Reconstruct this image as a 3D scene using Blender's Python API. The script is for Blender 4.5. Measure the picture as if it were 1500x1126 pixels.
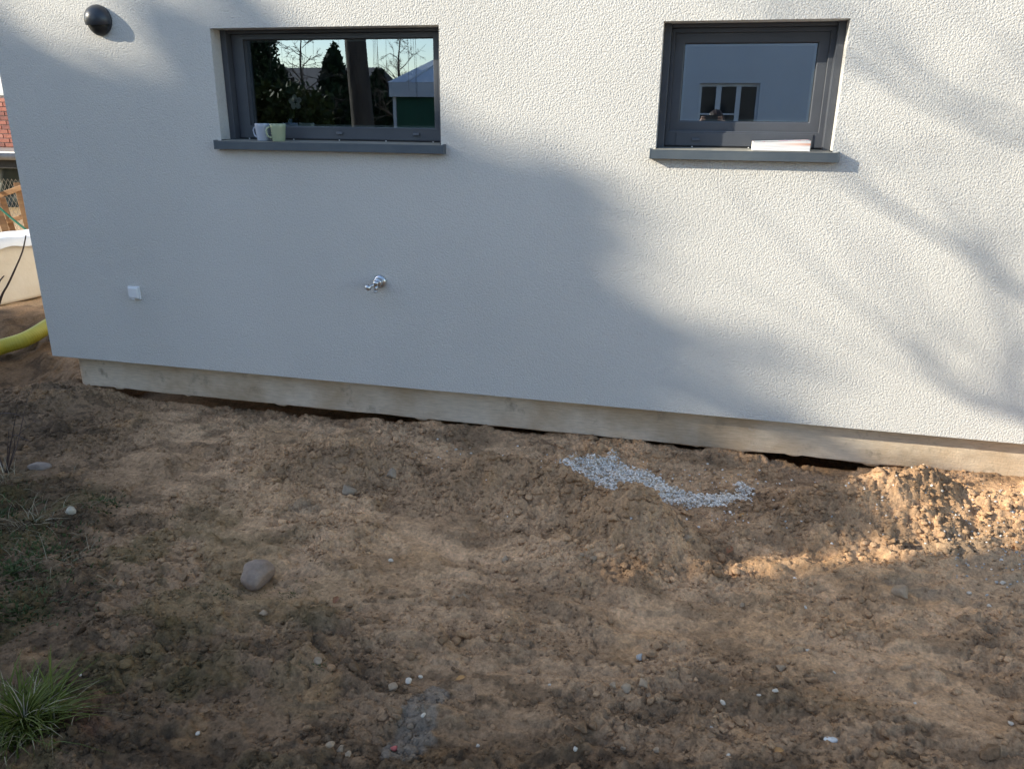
import bpy, bmesh, math, random
import numpy as np
from mathutils import Vector, Matrix, Quaternion

for o in list(bpy.data.objects):
    bpy.data.objects.remove(o, do_unlink=True)
scene = bpy.context.scene
COL = scene.collection
R = math.radians

# ------------------------------------------------------------------ camera
# world: new house facade is the plane y = 0 (house at y > 0), z = 0 is the underside of its plinth
CAM = Vector((0.0, -3.690, 1.5655))
FWD = Vector((-0.21827372, 0.92044127, -0.32425984))
RGT = Vector((0.97218853, 0.2339948, 0.00979233))
UPV = Vector((-0.08488839, 0.31310429, 0.94591737))
FPX = 1150.1
cam_data = bpy.data.cameras.new('camera')
cam = bpy.data.objects.new('camera', cam_data)
COL.objects.link(cam)
m3 = Matrix((RGT, UPV, -FWD)).transposed()
cam.matrix_world = Matrix.Translation(CAM) @ m3.to_4x4()
cam_data.sensor_width = 36.0
cam_data.lens = 36.0 * FPX / 1500.0
cam_data.clip_start = 0.02
cam_data.clip_end = 2000
scene.camera = cam

# ------------------------------------------------------------------ light
SUN = Vector((2.4, 1.0, -1.12)).normalized()          # direction the sunlight travels
elev = math.asin(-SUN.z)
azim = math.atan2(-SUN.x, -SUN.y)
world = bpy.data.worlds.new('World')
scene.world = world
world.use_nodes = True
wn = world.node_tree
wn.nodes.clear()
sky = wn.nodes.new('ShaderNodeTexSky')
sky.sky_type = 'NISHITA'
sky.sun_disc = False
sky.sun_elevation = elev
sky.sun_rotation = azim % (2 * math.pi)
sky.air_density = 1.0
sky.dust_density = 0.4
sky.ozone_density = 1.2
bg = wn.nodes.new('ShaderNodeBackground')
bg.inputs['Strength'].default_value = 0.148
wo = wn.nodes.new('ShaderNodeOutputWorld')
wn.links.new(sky.outputs[0], bg.inputs['Color'])
wn.links.new(bg.outputs[0], wo.inputs['Surface'])
sl = bpy.data.lights.new('sun', 'SUN')
sl.energy = 3.7
sl.angle = R(0.53)
sl.color = (1.0, 0.91, 0.74)
so = bpy.data.objects.new('sun', sl)
COL.objects.link(so)
so.rotation_euler = SUN.to_track_quat('-Z', 'Y').to_euler()
so.location = (-20, -10, 20)
scene.view_settings.view_transform = 'Standard'
scene.view_settings.look = 'None'
scene.view_settings.exposure = 1.2
scene.view_settings.gamma = 1.0
scene.view_settings.use_curve_mapping = False

# ------------------------------------------------------------------ pixel helpers (photo is 1500 x 1126)
def ray(u, v):
    return (FWD * FPX + RGT * (u - 750) + UPV * (563 - v)).normalized()
def W(u, v, y=0.0):
    d = ray(u, v); return CAM + d * ((y - CAM.y) / d.y)
def G(u, v, z=-0.05):
    d = ray(u, v); return CAM + d * ((z - CAM.z) / d.z)
def REFL(u, v, Y, yg=0.16):
    """point at depth y = -Y seen in the window panes (plane y = yg)"""
    d = ray(u, v); p = CAM + d * ((yg - CAM.y) / d.y)
    d = Vector((d.x, -d.y, d.z)); return p + d * ((-Y - yg) / d.y)
def VW(X, Z, q):
    """point at y = -q whose sun shadow falls at (X, 0, Z) on the facade plane"""
    return Vector((X - 2.4 * q, -q, Z + 1.12 * q))

rng = np.random.default_rng(7)
random.seed(7)

# ------------------------------------------------------------------ mesh helpers
def tag(o, label=None, cat=None, group=None, kind=None):
    if label: o['label'] = label
    if cat: o['category'] = cat
    if group: o['group'] = group
    if kind: o['kind'] = kind
    return o
def empty(name, loc=(0, 0, 0), rz=0.0):
    o = bpy.data.objects.new(name, None); COL.objects.link(o)
    o.location = loc; o.rotation_euler = (0, 0, rz); o.empty_display_size = 0.1
    return o
def link(name, me, mat, parent=None, smooth=False):
    o = bpy.data.objects.new(name, me); COL.objects.link(o)
    if mat is not None and len(me.materials) == 0: me.materials.append(mat)
    if parent is not None: o.parent = parent
    if smooth:
        me.polygons.foreach_set('use_smooth', np.ones(len(me.polygons), dtype=bool))
    return o
def np_mesh(name, V, F):
    """V (n,3) array, F (m,k) int array, k = 3 or 4"""
    V = np.asarray(V, dtype=np.float32); F = np.asarray(F, dtype=np.int32)
    me = bpy.data.meshes.new(name)
    n, k = F.shape
    me.vertices.add(len(V)); me.vertices.foreach_set('co', V.ravel())
    me.loops.add(n * k); me.loops.foreach_set('vertex_index', F.ravel())
    me.polygons.add(n)
    me.polygons.foreach_set('loop_start', np.arange(0, n * k, k, dtype=np.int32))
    me.update(calc_edges=True); me.validate()
    return me
def vcol(me, C, name='col'):
    a = me.color_attributes.new(name, 'FLOAT_COLOR', 'POINT')
    C = np.asarray(C, dtype=np.float32)
    if C.shape[1] == 3: C = np.hstack([C, np.ones((len(C), 1), np.float32)])
    a.data.foreach_set('color', C.ravel())
class MB:
    """collects simple solids into one mesh"""
    def __init__(s): s.bm = bmesh.new()
    def box(s, x0, x1, y0, y1, z0, z1, M=None):
        c = [(x0,y0,z0),(x1,y0,z0),(x1,y1,z0),(x0,y1,z0),(x0,y0,z1),(x1,y0,z1),(x1,y1,z1),(x0,y1,z1)]
        v = [s.bm.verts.new(M @ Vector(p) if M else p) for p in c]
        for f in ((3,2,1,0),(4,5,6,7),(0,1,5,4),(1,2,6,5),(2,3,7,6),(3,0,4,7)): s.bm.faces.new([v[i] for i in f])
        return s
    def frame(s, x0, x1, z0, z1, l, r, b, t, y0, y1):
        """rectangular ring with mitred corners"""
        o = [(x0,z0),(x1,z0),(x1,z1),(x0,z1)]; i = [(x0+l,z0+b),(x1-r,z0+b),(x1-r,z1-t),(x0+l,z1-t)]
        of = [s.bm.verts.new((p[0],y0,p[1])) for p in o]; inf = [s.bm.verts.new((p[0],y0,p[1])) for p in i]
        ob = [s.bm.verts.new((p[0],y1,p[1])) for p in o]; ib = [s.bm.verts.new((p[0],y1,p[1])) for p in i]
        for k in range(4):
            n = (k+1) % 4
            s.bm.faces.new((of[k],of[n],inf[n],inf[k])); s.bm.faces.new((ob[n],ob[k],ib[k],ib[n]))
            s.bm.faces.new((of[n],of[k],ob[k],ob[n])); s.bm.faces.new((inf[k],inf[n],ib[n],ib[k]))
        return s
    def tube(s, pts, radii, seg=8, cap=True):
        pts = [Vector(p) for p in pts]
        if not hasattr(radii, '__len__'): radii = [radii] * len(pts)
        rings = []; up = Vector((0.13, 0.31, 0.94)).normalized()
        for i, p in enumerate(pts):
            t = (pts[min(i+1, len(pts)-1)] - pts[max(i-1, 0)]).normalized()
            a = t.cross(up)
            if a.length < 1e-3: a = t.cross(Vector((1, 0, 0)))
            a.normalize(); b = t.cross(a).normalized()
            rings.append([s.bm.verts.new(p + (a*math.cos(2*math.pi*k/seg) + b*math.sin(2*math.pi*k/seg))*radii[i]) for k in range(seg)])
        for r0, r1 in zip(rings, rings[1:]):
            for k in range(seg): s.bm.faces.new((r0[k], r0[(k+1)%seg], r1[(k+1)%seg], r1[k]))
        if cap:
            s.bm.faces.new(rings[0][::-1]); s.bm.faces.new(rings[-1])
        return s
    def lathe(s, prof, seg=32, M=None, closed=False):
        """profile of (r, h) turned about local z"""
        M = M or Matrix.Identity(4); rings = []
        for r, h in prof:
            if r < 1e-6: rings.append([s.bm.verts.new(M @ Vector((0, 0, h)))])
            else: rings.append([s.bm.verts.new(M @ Vector((r*math.cos(2*math.pi*k/seg), r*math.sin(2*math.pi*k/seg), h))) for k in range(seg)])
        for a, b in zip(rings, rings[1:]):
            for k in range(seg):
                n = (k+1) % seg
                if len(a) == 1 and len(b) == 1: continue
                if len(a) == 1: s.bm.faces.new((a[0], b[n], b[k]))
                elif len(b) == 1: s.bm.faces.new((a[k], a[n], b[0]))
                else: s.bm.faces.new((a[k], a[n], b[n], b[k]))
        return s
    def poly(s, pts): s.bm.faces.new([s.bm.verts.new(p) for p in pts]); return s
    def build(s, name, mat, parent=None, smooth=False, bevel=0.0, seg=2):
        bmesh.ops.recalc_face_normals(s.bm, faces=s.bm.faces[:])
        me = bpy.data.meshes.new(name); s.bm.to_mesh(me); s.bm.free()
        o = link(name, me, mat, parent, smooth)
        if bevel:
            b = o.modifiers.new('bevel', 'BEVEL'); b.width = bevel; b.segments = seg; b.limit_method = 'ANGLE'
        return o
def copy_tree(o, parent=None):
    c = o.copy(); COL.objects.link(c); c.parent = parent
    for ch in list(o.children): copy_tree(ch, c)
    return c

# ------------------------------------------------------------------ noise
def _hash(ix, iy, s):
    h = (ix.astype(np.int64)*374761393 + iy.astype(np.int64)*668265263 + s*974634777) & 0xFFFFFFFF
    h = ((h ^ (h >> 13)) * 1274126177) & 0xFFFFFFFF
    h = ((h ^ (h >> 16)) * 2246822519) & 0xFFFFFFFF
    return ((h ^ (h >> 15)) & 0xFFFFFF) / float(0x1000000)
def perlin(x, y, s=0):
    ix = np.floor(x); iy = np.floor(y); fx = x-ix; fy = y-iy
    u = fx*fx*fx*(fx*(fx*6-15)+10); v = fy*fy*fy*(fy*(fy*6-15)+10)
    def g(a, b, dx, dy):
        an = _hash(a, b, s)*2*np.pi
        return np.cos(an)*dx + np.sin(an)*dy
    n00 = g(ix, iy, fx, fy); n10 = g(ix+1, iy, fx-1, fy); n01 = g(ix, iy+1, fx, fy-1); n11 = g(ix+1, iy+1, fx-1, fy-1)
    return 1.5*((n00*(1-u)+n10*u)*(1-v) + (n01*(1-u)+n11*u)*v)
def fbm(x, y, sc, oct=3, s=0, gain=0.5):
    r = 0; a = 1.0; f = 1.0/sc
    for k in range(oct):
        r = r + a*perlin(x*f+17.3*k, y*f-9.1*k, s+k); a *= gain; f *= 2.03
    return r
def ridged(x, y, sc, oct=3, s=0):
    r = 0; a = 1.0; f = 1.0/sc
    for k in range(oct):
        r = r + a*(1-np.abs(perlin(x*f+5.7*k, y*f+3.3*k, s+k))*1.6); a *= 0.5; f *= 2.1
    return r
def worley(x, y, sc, s=0):
    x = x/sc; y = y/sc; ix = np.floor(x); iy = np.floor(y)
    f1 = np.full(x.shape, 9.0); f2 = f1.copy(); cid = np.zeros(x.shape)
    for dx in (-1, 0, 1):
        for dy in (-1, 0, 1):
            a = ix+dx; b = iy+dy
            d = (a+_hash(a, b, s)-x)**2 + (b+_hash(a, b, s+1)-y)**2
            c = _hash(a, b, s+2); m = d < f1
            f2 = np.where(m, f1, np.minimum(f2, d)); cid = np.where(m, c, cid); f1 = np.where(m, d, f1)
    return np.sqrt(f1), np.sqrt(f2), cid
def sstep(a, b, x):
    t = np.clip((x-a)/(b-a), 0, 1); return t*t*(3-2*t)
def gauss(x, y, cx, cy, rx, ry=None, ang=0.0):
    ry = ry or rx; c, s_ = math.cos(ang), math.sin(ang)
    dx = x-cx; dy = y-cy
    return np.exp(-(((c*dx+s_*dy)/rx)**2 + ((-s_*dx+c*dy)/ry)**2))

# ------------------------------------------------------------------ materials
def new_mat(name):
    m = bpy.data.materials.new(name); m.use_nodes = True
    nt = m.node_tree; b = nt.nodes['Principled BSDF']
    return m, nt, b
def N(nt, typ, **kw):
    n = nt.nodes.new(typ)
    for k, v in kw.items():
        if k in n.inputs: n.inputs[k].default_value = v
        else: setattr(n, k, v)
    return n
def coords(nt, scale=(1, 1, 1)):
    tc = nt.nodes.new('ShaderNodeTexCoord'); mp = nt.nodes.new('ShaderNodeMapping')
    mp.inputs['Scale'].default_value = scale
    nt.links.new(tc.outputs['Object'], mp.inputs['Vector'])
    return mp.outputs['Vector']
def mat_var(name, c0, c1, scale=8.0, rough=0.6, bump=0.0, bscale=60.0, bdist=0.002, metallic=0.0, spec=0.5, stretch=(1, 1, 1), detail=5.0, lo=0.35, hi=0.65, rvar=0.0):
    """two-tone noise colour + optional bump"""
    m, nt, b = new_mat(name); L = nt.links.new
    v = coords(nt, stretch)
    n = N(nt, 'ShaderNodeTexNoise', Scale=scale, Detail=detail, Roughness=0.6); L(v, n.inputs['Vector'])
    r = nt.nodes.new('ShaderNodeValToRGB'); L(n.outputs[0], r.inputs[0])
    r.color_ramp.elements[0].position = lo; r.color_ramp.elements[1].position = hi
    r.color_ramp.elements[0].color = (*c0, 1); r.color_ramp.elements[1].color = (*c1, 1)
    L(r.outputs[0], b.inputs['Base Color'])
    b.inputs['Roughness'].default_value = rough; b.inputs['Metallic'].default_value = metallic
    b.inputs['Specular IOR Level'].default_value = spec
    if rvar:
        mr = N(nt, 'ShaderNodeMapRange'); L(n.outputs[0], mr.inputs[0]); mr.inputs[3].default_value = rough-rvar; mr.inputs[4].default_value = rough+rvar
        L(mr.outputs[0], b.inputs['Roughness'])
    if bump:
        n2 = N(nt, 'ShaderNodeTexNoise', Scale=bscale, Detail=6.0, Roughness=0.6); L(v, n2.inputs['Vector'])
        bp = N(nt, 'ShaderNodeBump', Strength=bump, Distance=bdist); L(n2.outputs[0], bp.inputs['Height']); L(bp.outputs[0], b.inputs['Normal'])
    return m

def mat_stucco(name, c0, c1):
    m, nt, b = new_mat(name); L = nt.links.new
    v = coords(nt)
    # slightly warped cells = scraped render grain
    nd = N(nt, 'ShaderNodeTexNoise', Scale=70.0, Detail=2.0); L(v, nd.inputs['Vector'])
    vm = N(nt, 'ShaderNodeVectorMath', operation='MULTIPLY_ADD'); L(nd.outputs['Color'], vm.inputs[0]); vm.inputs[1].default_value = (0.012,)*3; L(v, vm.inputs[2])
    vo = N(nt, 'ShaderNodeTexVoronoi', Scale=125.0, feature='SMOOTH_F1'); vo.inputs['Smoothness'].default_value = 0.25; L(vm.outputs[0], vo.inputs['Vector'])
    n1 = N(nt, 'ShaderNodeTexNoise', Scale=140.0, Detail=4.0, Roughness=0.62); L(v, n1.inputs['Vector'])
    n2 = N(nt, 'ShaderNodeTexNoise', Scale=1.1, Detail=3.0); L(v, n2.inputs['Vector'])
    ma = N(nt, 'ShaderNodeMath', operation='MULTIPLY_ADD'); L(vo.outputs['Distance'], ma.inputs[0]); ma.inputs[1].default_value = -0.55; L(n1.outputs[0], ma.inputs[2])
    bp = N(nt, 'ShaderNodeBump', Strength=0.85, Distance=0.0058); L(ma.outputs[0], bp.inputs['Height']); L(bp.outputs[0], b.inputs['Normal'])
    r = nt.nodes.new('ShaderNodeValToRGB'); L(n2.outputs[0], r.inputs[0])
    r.color_ramp.elements[0].position = 0.3; r.color_ramp.elements[1].position = 0.7
    r.color_ramp.elements[0].color = (*c0, 1); r.color_ramp.elements[1].color = (*c1, 1)
    # grain pits are a touch darker
    mr = N(nt, 'ShaderNodeMapRange'); L(n1.outputs[0], mr.inputs[0]); mr.inputs[1].default_value = 0.3; mr.inputs[2].default_value = 0.6; mr.inputs[3].default_value = 0.9; mr.inputs[4].default_value = 1.03
    mx = N(nt, 'ShaderNodeMix', data_type='RGBA', blend_type='MULTIPLY'); mx.inputs[0].default_value = 1.0
    L(r.outputs[0], mx.inputs[6]); L(mr.outputs[0], mx.inputs[7]); L(mx.outputs[2], b.inputs['Base Color'])
    b.inputs['Roughness'].default_value = 0.92; b.inputs['Specular IOR Level'].default_value = 0.2
    return m
def mat_attr(name, bscale=90.0, bump=0.6, bdist=0.006, var=0.35, rough=0.95, vscale=60.0):
    """colour from the mesh's own 'col' attribute, broken up by fine grain"""
    m, nt, b = new_mat(name); L = nt.links.new
    v = coords(nt)
    at = N(nt, 'ShaderNodeAttribute', attribute_name='col')
    n = N(nt, 'ShaderNodeTexNoise', Scale=vscale, Detail=8.0, Roughness=0.72); L(v, n.inputs['Vector'])
    mr = N(nt, 'ShaderNodeMapRange'); L(n.outputs[0], mr.inputs[0]); mr.inputs[1].default_value = 0.3; mr.inputs[2].default_value = 0.7; mr.inputs[3].default_value = 1-var; mr.inputs[4].default_value = 1+var
    mx = N(nt, 'ShaderNodeMix', data_type='RGBA', blend_type='MULTIPLY'); mx.inputs[0].default_value = 1.0
    L(at.outputs['Color'], mx.inputs[6]); L(mr.outputs[0], mx.inputs[7]); L(mx.outputs[2], b.inputs['Base Color'])
    n2 = N(nt, 'ShaderNodeTexNoise', Scale=bscale, Detail=8.0, Roughness=0.7); L(v, n2.inputs['Vector'])
    bp = N(nt, 'ShaderNodeBump', Strength=bump, Distance=bdist); L(n2.outputs[0], bp.inputs['Height']); L(bp.outputs[0], b.inputs['Normal'])
    b.inputs['Roughness'].default_value = rough; b.inputs['Specular IOR Level'].default_value = 0.15
    return m
def mat_glass(name, refl=0.32, tint=(0.55, 0.6, 0.6)):
    """insulating glazing: a reflecting coat over clear, slightly tinted panes"""
    m, nt, b = new_mat(name); L = nt.links.new
    nt.nodes.remove(b); out = nt.nodes['Material Output']
    tr = N(nt, 'ShaderNodeBsdfTransparent'); tr.inputs[0].default_value = (*tint, 1)
    gl = N(nt, 'ShaderNodeBsdfGlossy', Roughness=0.0); gl.inputs[0].default_value = (0.75, 0.87, 1.0, 1)
    lw = N(nt, 'ShaderNodeFresnel', IOR=1.5)
    ad = N(nt, 'ShaderNodeMath', operation='ADD', use_clamp=True); L(lw.outputs[0], ad.inputs[0]); ad.inputs[1].default_value = refl-0.04
    mx = N(nt, 'ShaderNodeMixShader'); L(ad.outputs[0], mx.inputs[0]); L(tr.outputs[0], mx.inputs[1]); L(gl.outputs[0], mx.inputs[2])
    L(mx.outputs[0], out.inputs['Surface'])
    return m
def mat_leaf(name, c0, c1, rough=0.6):
    m, nt, b = new_mat(name); L = nt.links.new
    v = coords(nt)
    n = N(nt, 'ShaderNodeTexNoise', Scale=3.0, Detail=4.0); L(v, n.inputs['Vector'])
    r = nt.nodes.new('ShaderNodeValToRGB'); L(n.outputs[0], r.inputs[0])
    r.color_ramp.elements[0].position = 0.3; r.color_ramp.elements[1].position = 0.7
    r.color_ramp.elements[0].color = (*c0, 1); r.color_ramp.elements[1].color = (*c1, 1)
    L(r.outputs[0], b.inputs['Base Color']); b.inputs['Roughness'].default_value = rough
    b.inputs['Specular IOR Level'].default_value = 0.08
    return m

M = {}
M['stucco'] = mat_stucco('stucco', (0.64, 0.625, 0.585), (0.69, 0.675, 0.635))
M['anthracite'] = mat_var('anthracite', (0.060, 0.066, 0.079), (0.074, 0.081, 0.095), 5, 0.42, 0.08, 300, 0.0004)
M['sillmetal'] = mat_var('sillmetal', (0.075, 0.095, 0.115), (0.10, 0.12, 0.135), 9, 0.42, 0.05, 200, 0.0004, rvar=0.1)
M['dusty_sill'] = mat_var('dusty_sill', (0.20, 0.20, 0.175), (0.33, 0.31, 0.26), 14, 0.7, detail=7)
M['gasket'] = mat_var('gasket', (0.010, 0.010, 0.011), (0.016, 0.016, 0.017), 30, 0.7)
M['spacer'] = mat_var('spacer', (0.30, 0.31, 0.32), (0.36, 0.37, 0.38), 30, 0.4, metallic=0.6)
M['glass'] = mat_glass('glass')
M['steel'] = mat_var('steel', (0.55, 0.56, 0.57), (0.66, 0.67, 0.68), 25, 0.28, metallic=1.0, rvar=0.08)
M['screw'] = mat_var('screw', (0.6, 0.6, 0.6), (0.75, 0.75, 0.75), 25, 0.35, metallic=0.7)
M['white_plastic'] = mat_var('white_plastic', (0.78, 0.79, 0.80), (0.83, 0.84, 0.85), 20, 0.35)
M['interior'] = mat_var('interior', (0.30, 0.28, 0.26), (0.36, 0.34, 0.31), 2, 0.8)
M['dark_metal'] = mat_var('dark_metal', (0.028, 0.033, 0.042), (0.036, 0.042, 0.052), 12, 0.32)
M['dark_inner'] = mat_var('dark_inner', (0.012, 0.012, 0.012), (0.02, 0.02, 0.02), 20, 0.5)

# ------------------------------------------------------------------ ground
def axis(core0, core1, step, lo, hi, g=1.13):
    a = list(np.arange(core0, core1, step)); s = step; x = core0; left = []
    while x > lo: s = min(s*g, 15); x -= s; left.append(x)
    s = step; x = a[-1]; right = []
    while x < hi: s = min(s*g, 15); x += s; right.append(x)
    return np.array(left[::-1] + a + right)
gx = axis(-4.7, 2.0, 0.0075, -160, 160); gy = axis(-2.75, 0.10, 0.0075, -160, 160, 1.07)
def base_height(x, y):
    z = np.full(x.shape, -0.055)
    # spoil heaps thrown up in front of the wall
    z += 0.145*gauss(x, y, -0.80, -0.60, 0.23, 0.14) + 0.15*gauss(x, y, -0.46, -0.70, 0.23, 0.14, -0.4) + 0.20*gauss(x, y, -0.14, -0.86, 0.17, 0.13)
    z += 0.05*gauss(x, y, -0.30, -1.08, 0.30, 0.14)
    z += 0.11*gauss(x, y, -1.50, -0.56, 0.25, 0.14, 0.2) + 0.03*gauss(x, y, -1.75, -0.72, 0.2, 0.12)
    z += 0.15*gauss(x, y, 0.66, -0.50, 0.24, 0.14, 0.35) + 0.155*gauss(x, y, 0.98, -0.40, 0.25, 0.15, 0.3) + 0.09*gauss(x, y, 1.45, -0.36, 0.3, 0.16)
    # trench along the plinth
    z -= 0.012*np.exp(-((y+0.02)/0.16)**2)*sstep(-3.35, -3.1, x)*(1-sstep(0.75, 1.0, x))
    z += 0.030*np.exp(-((y-0.05)/0.14)**2)*sstep(-2.0, -1.5, x)*(1-sstep(0.3, 0.5, x))
    z -= 0.01*gauss(x, y, -2.6, 0.0, 0.7, 0.2) + 0.012*gauss(x, y, 0.7, -0.02, 0.2, 0.12)
    z += 0.055*np.exp(-((y-0.02)/0.3)**2)*sstep(0.85, 1.15, x)
    z += 0.055*gauss(x, y, -3.62, -0.03, 0.28, 0.22)
    z -= 0.030*np.exp(-((y-0.07)/0.10)**2)*(sstep(-3.36, -3.2, x)*(1-sstep(-1.9, -1.3, x))+0.5*sstep(0.3, 0.5, x)*(1-sstep(0.8, 0.98, x)))
    # flat bed of the white gravel
    z -= 0.02*gauss(x, y, -0.25, -0.33, 0.45, 0.16)
    # beyond the corner: hollow, then a sand heap
    z -= 0.10*gauss(x, y, -4.15, 0.28, 0.45, 0.22, 0.5)
    z += 0.16*gauss(x, y, -5.0, 1.15, 0.8, 0.4, 0.5)
    return z
def heap_mask(x, y):
    m = gauss(x, y, -0.80, -0.60, 0.24, 0.17)+gauss(x, y, -0.46, -0.72, 0.26, 0.18)+gauss(x, y, -0.14, -0.88, 0.22, 0.17)+0.9*gauss(x, y, -1.5, -0.58, 0.28, 0.17)+gauss(x, y, 0.70, -0.50, 0.28, 0.16)+gauss(x, y, 1.05, -0.40, 0.30, 0.17)
    return np.clip(m, 0, 1)
def rough_mask(x, y):
    m = sstep(-0.25, 0.45, fbm(x, y, 0.55, 3, 40) + 0.25)
    hp = gauss(x, y, -0.80, -0.62, 0.28, 0.2)+gauss(x, y, -0.42, -0.78, 0.3, 0.22)+gauss(x, y, -0.14, -0.92, 0.24, 0.2)+gauss(x, y, -1.5, -0.6, 0.36, 0.22)
    hp = hp+gauss(x, y, 0.7, -0.55, 0.35, 0.2)+gauss(x, y, 1.1, -0.42, 0.4, 0.2)
    m = np.clip(0.12+0.75*m+0.9*np.clip(hp, 0, 1), 0, 1.12)
    # trodden smooth sandy spots
    for cx, cy, r in ((-3.0, -0.85, .22), (-1.05, -0.95, .18), (-0.45, -1.35, .16), (-2.55, -0.35, .2), (0.2, -1.35, .25), (0.5, -0.95, .15)):
        m = m*(1-0.85*gauss(x, y, cx, cy, r*1.3, r*0.7))
    return m
def height(x, y):
    z = base_height(x, y)
    near = np.clip(1.0-np.maximum(np.abs(x+1)-9, 0)/6, 0, 1)*np.clip(1.0-np.maximum(np.abs(y)-6, 0)/6, 0, 1)
    wx = x+0.05*fbm(x, y, 0.25, 2, 3); wy = y+0.05*fbm(x, y, 0.25, 2, 8)
    r = rough_mask(x, y)
    d = 0.014*fbm(x, y, 0.9, 2, 11) + 0.008*fbm(x, y, 0.32, 3, 15)
    d = d + 0.004*fbm(wx*0.6, wy*1.7, 0.13, 3, 21)
    # crumbs and lumps in three sizes
    f1, f2, c = worley(wx, wy, 0.085, 31)
    d = d + r*0.011*np.clip(1-f1*1.7, 0, 1)**0.7*np.clip(c*2.2-1.1, 0, 1)
    g1, g2, c2 = worley(x+0.3+0.012*fbm(x, y, 0.05, 2, 5), y, 0.036, 47)
    d = d + r*0.008*np.clip(1-g1*1.6, 0, 1)**0.6*np.clip(c2*1.8-0.7, 0, 1)
    h1, h2, c3 = worley(x+0.7, y+0.008*fbm(x, y, 0.04, 2, 6), 0.019, 53)
    d = d + (0.15+r)*0.009*np.clip(1-h1*1.5, 0, 1)**0.6*np.clip(c3*1.8-0.7, 0, 1)
    d = d + r*0.0045*(ridged(wx, wy, 0.09, 4, 60)-1.2)
    hp_ = heap_mask(x, y)
    d = d + hp_*(0.008*(ridged(x, y, 0.055, 3, 61)-1.1) + 0.008*np.clip(1-g1*1.5, 0, 1)**0.6*c2 + 0.005*fbm(x, y, 0.03, 2, 66))
    # crust edges: small steps where slabs of mud lift
    st = fbm(wx*0.75, wy*1.5, 0.20, 4, 77)
    stp = lambda t, w: sstep(t, t+w, st)
    em = sstep(-0.1, 0.3, fbm(x, y, 0.4, 2, 79))
    d = d + 0.012*stp(0.0, 0.015)*em + 0.011*stp(-0.30, 0.015)*(0.3+0.7*r) + 0.012*stp(0.28, 0.015)
    st2 = fbm(wx*0.8+3, wy*1.6, 0.09, 3, 83)
    d = d + 0.0075*sstep(0.1, 0.13, st2)*(0.25+r) - 0.008*sstep(0.35, 0.41, -st2)*(0.25+r)
    # drying cracks
    k1, k2, kc = worley(wx+0.02*st2, wy, 0.24, 90)
    d = d - 0.018*(1-sstep(0.0, 0.022, k2-k1))*sstep(0.15, 0.4, fbm(x, y, 0.7, 2, 95)+0.1)
    d = d + 0.0048*fbm(x, y, 0.022, 3, 99, 0.6)*(0.35+r)
    return z + d*near
GX, GY = np.meshgrid(gx, gy)
GZ = height(GX, GY)
# the house stands on it: keep the soil under the slab below the plinth
under = (GX > -3.60) & (GY > 0.09) & (GX < 8.2) & (GY < 9.2)
GZ[under] = np.minimum(GZ[under], -0.03-0.20*sstep(0.09, 0.22, GY[under]))
edge = (GX > -3.62) & (GY > 0.03) & (GX < 8.2) & (GY <= 0.09)
GZ[edge] = np.minimum(GZ[edge], 0.02)
near_wall = (GX > -3.66) & (GY > -0.25) & (GY <= 0.10) & (GX < 8.2)
GZ[near_wall] = np.minimum(GZ[near_wall], 0.035)
def ground_z(x, y):
    x = np.atleast_1d(np.asarray(x, float)); y = np.atleast_1d(np.asarray(y, float))
    i = np.clip(np.searchsorted(gx, x)-1, 0, len(gx)-2); j = np.clip(np.searchsorted(gy, y)-1, 0, len(gy)-2)
    u = (x-gx[i])/(gx[i+1]-gx[i]); v = (y-gy[j])/(gy[j+1]-gy[j])
    return (GZ[j, i]*(1-u)+GZ[j, i+1]*u)*(1-v) + (GZ[j+1, i]*(1-u)+GZ[j+1, i+1]*u)*v
def gz(x, y): return float(ground_z(x, y)[0])
def lerp(a, b, t): return a*(1-t[..., None]) + np.array(b)*t[..., None]
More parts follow.
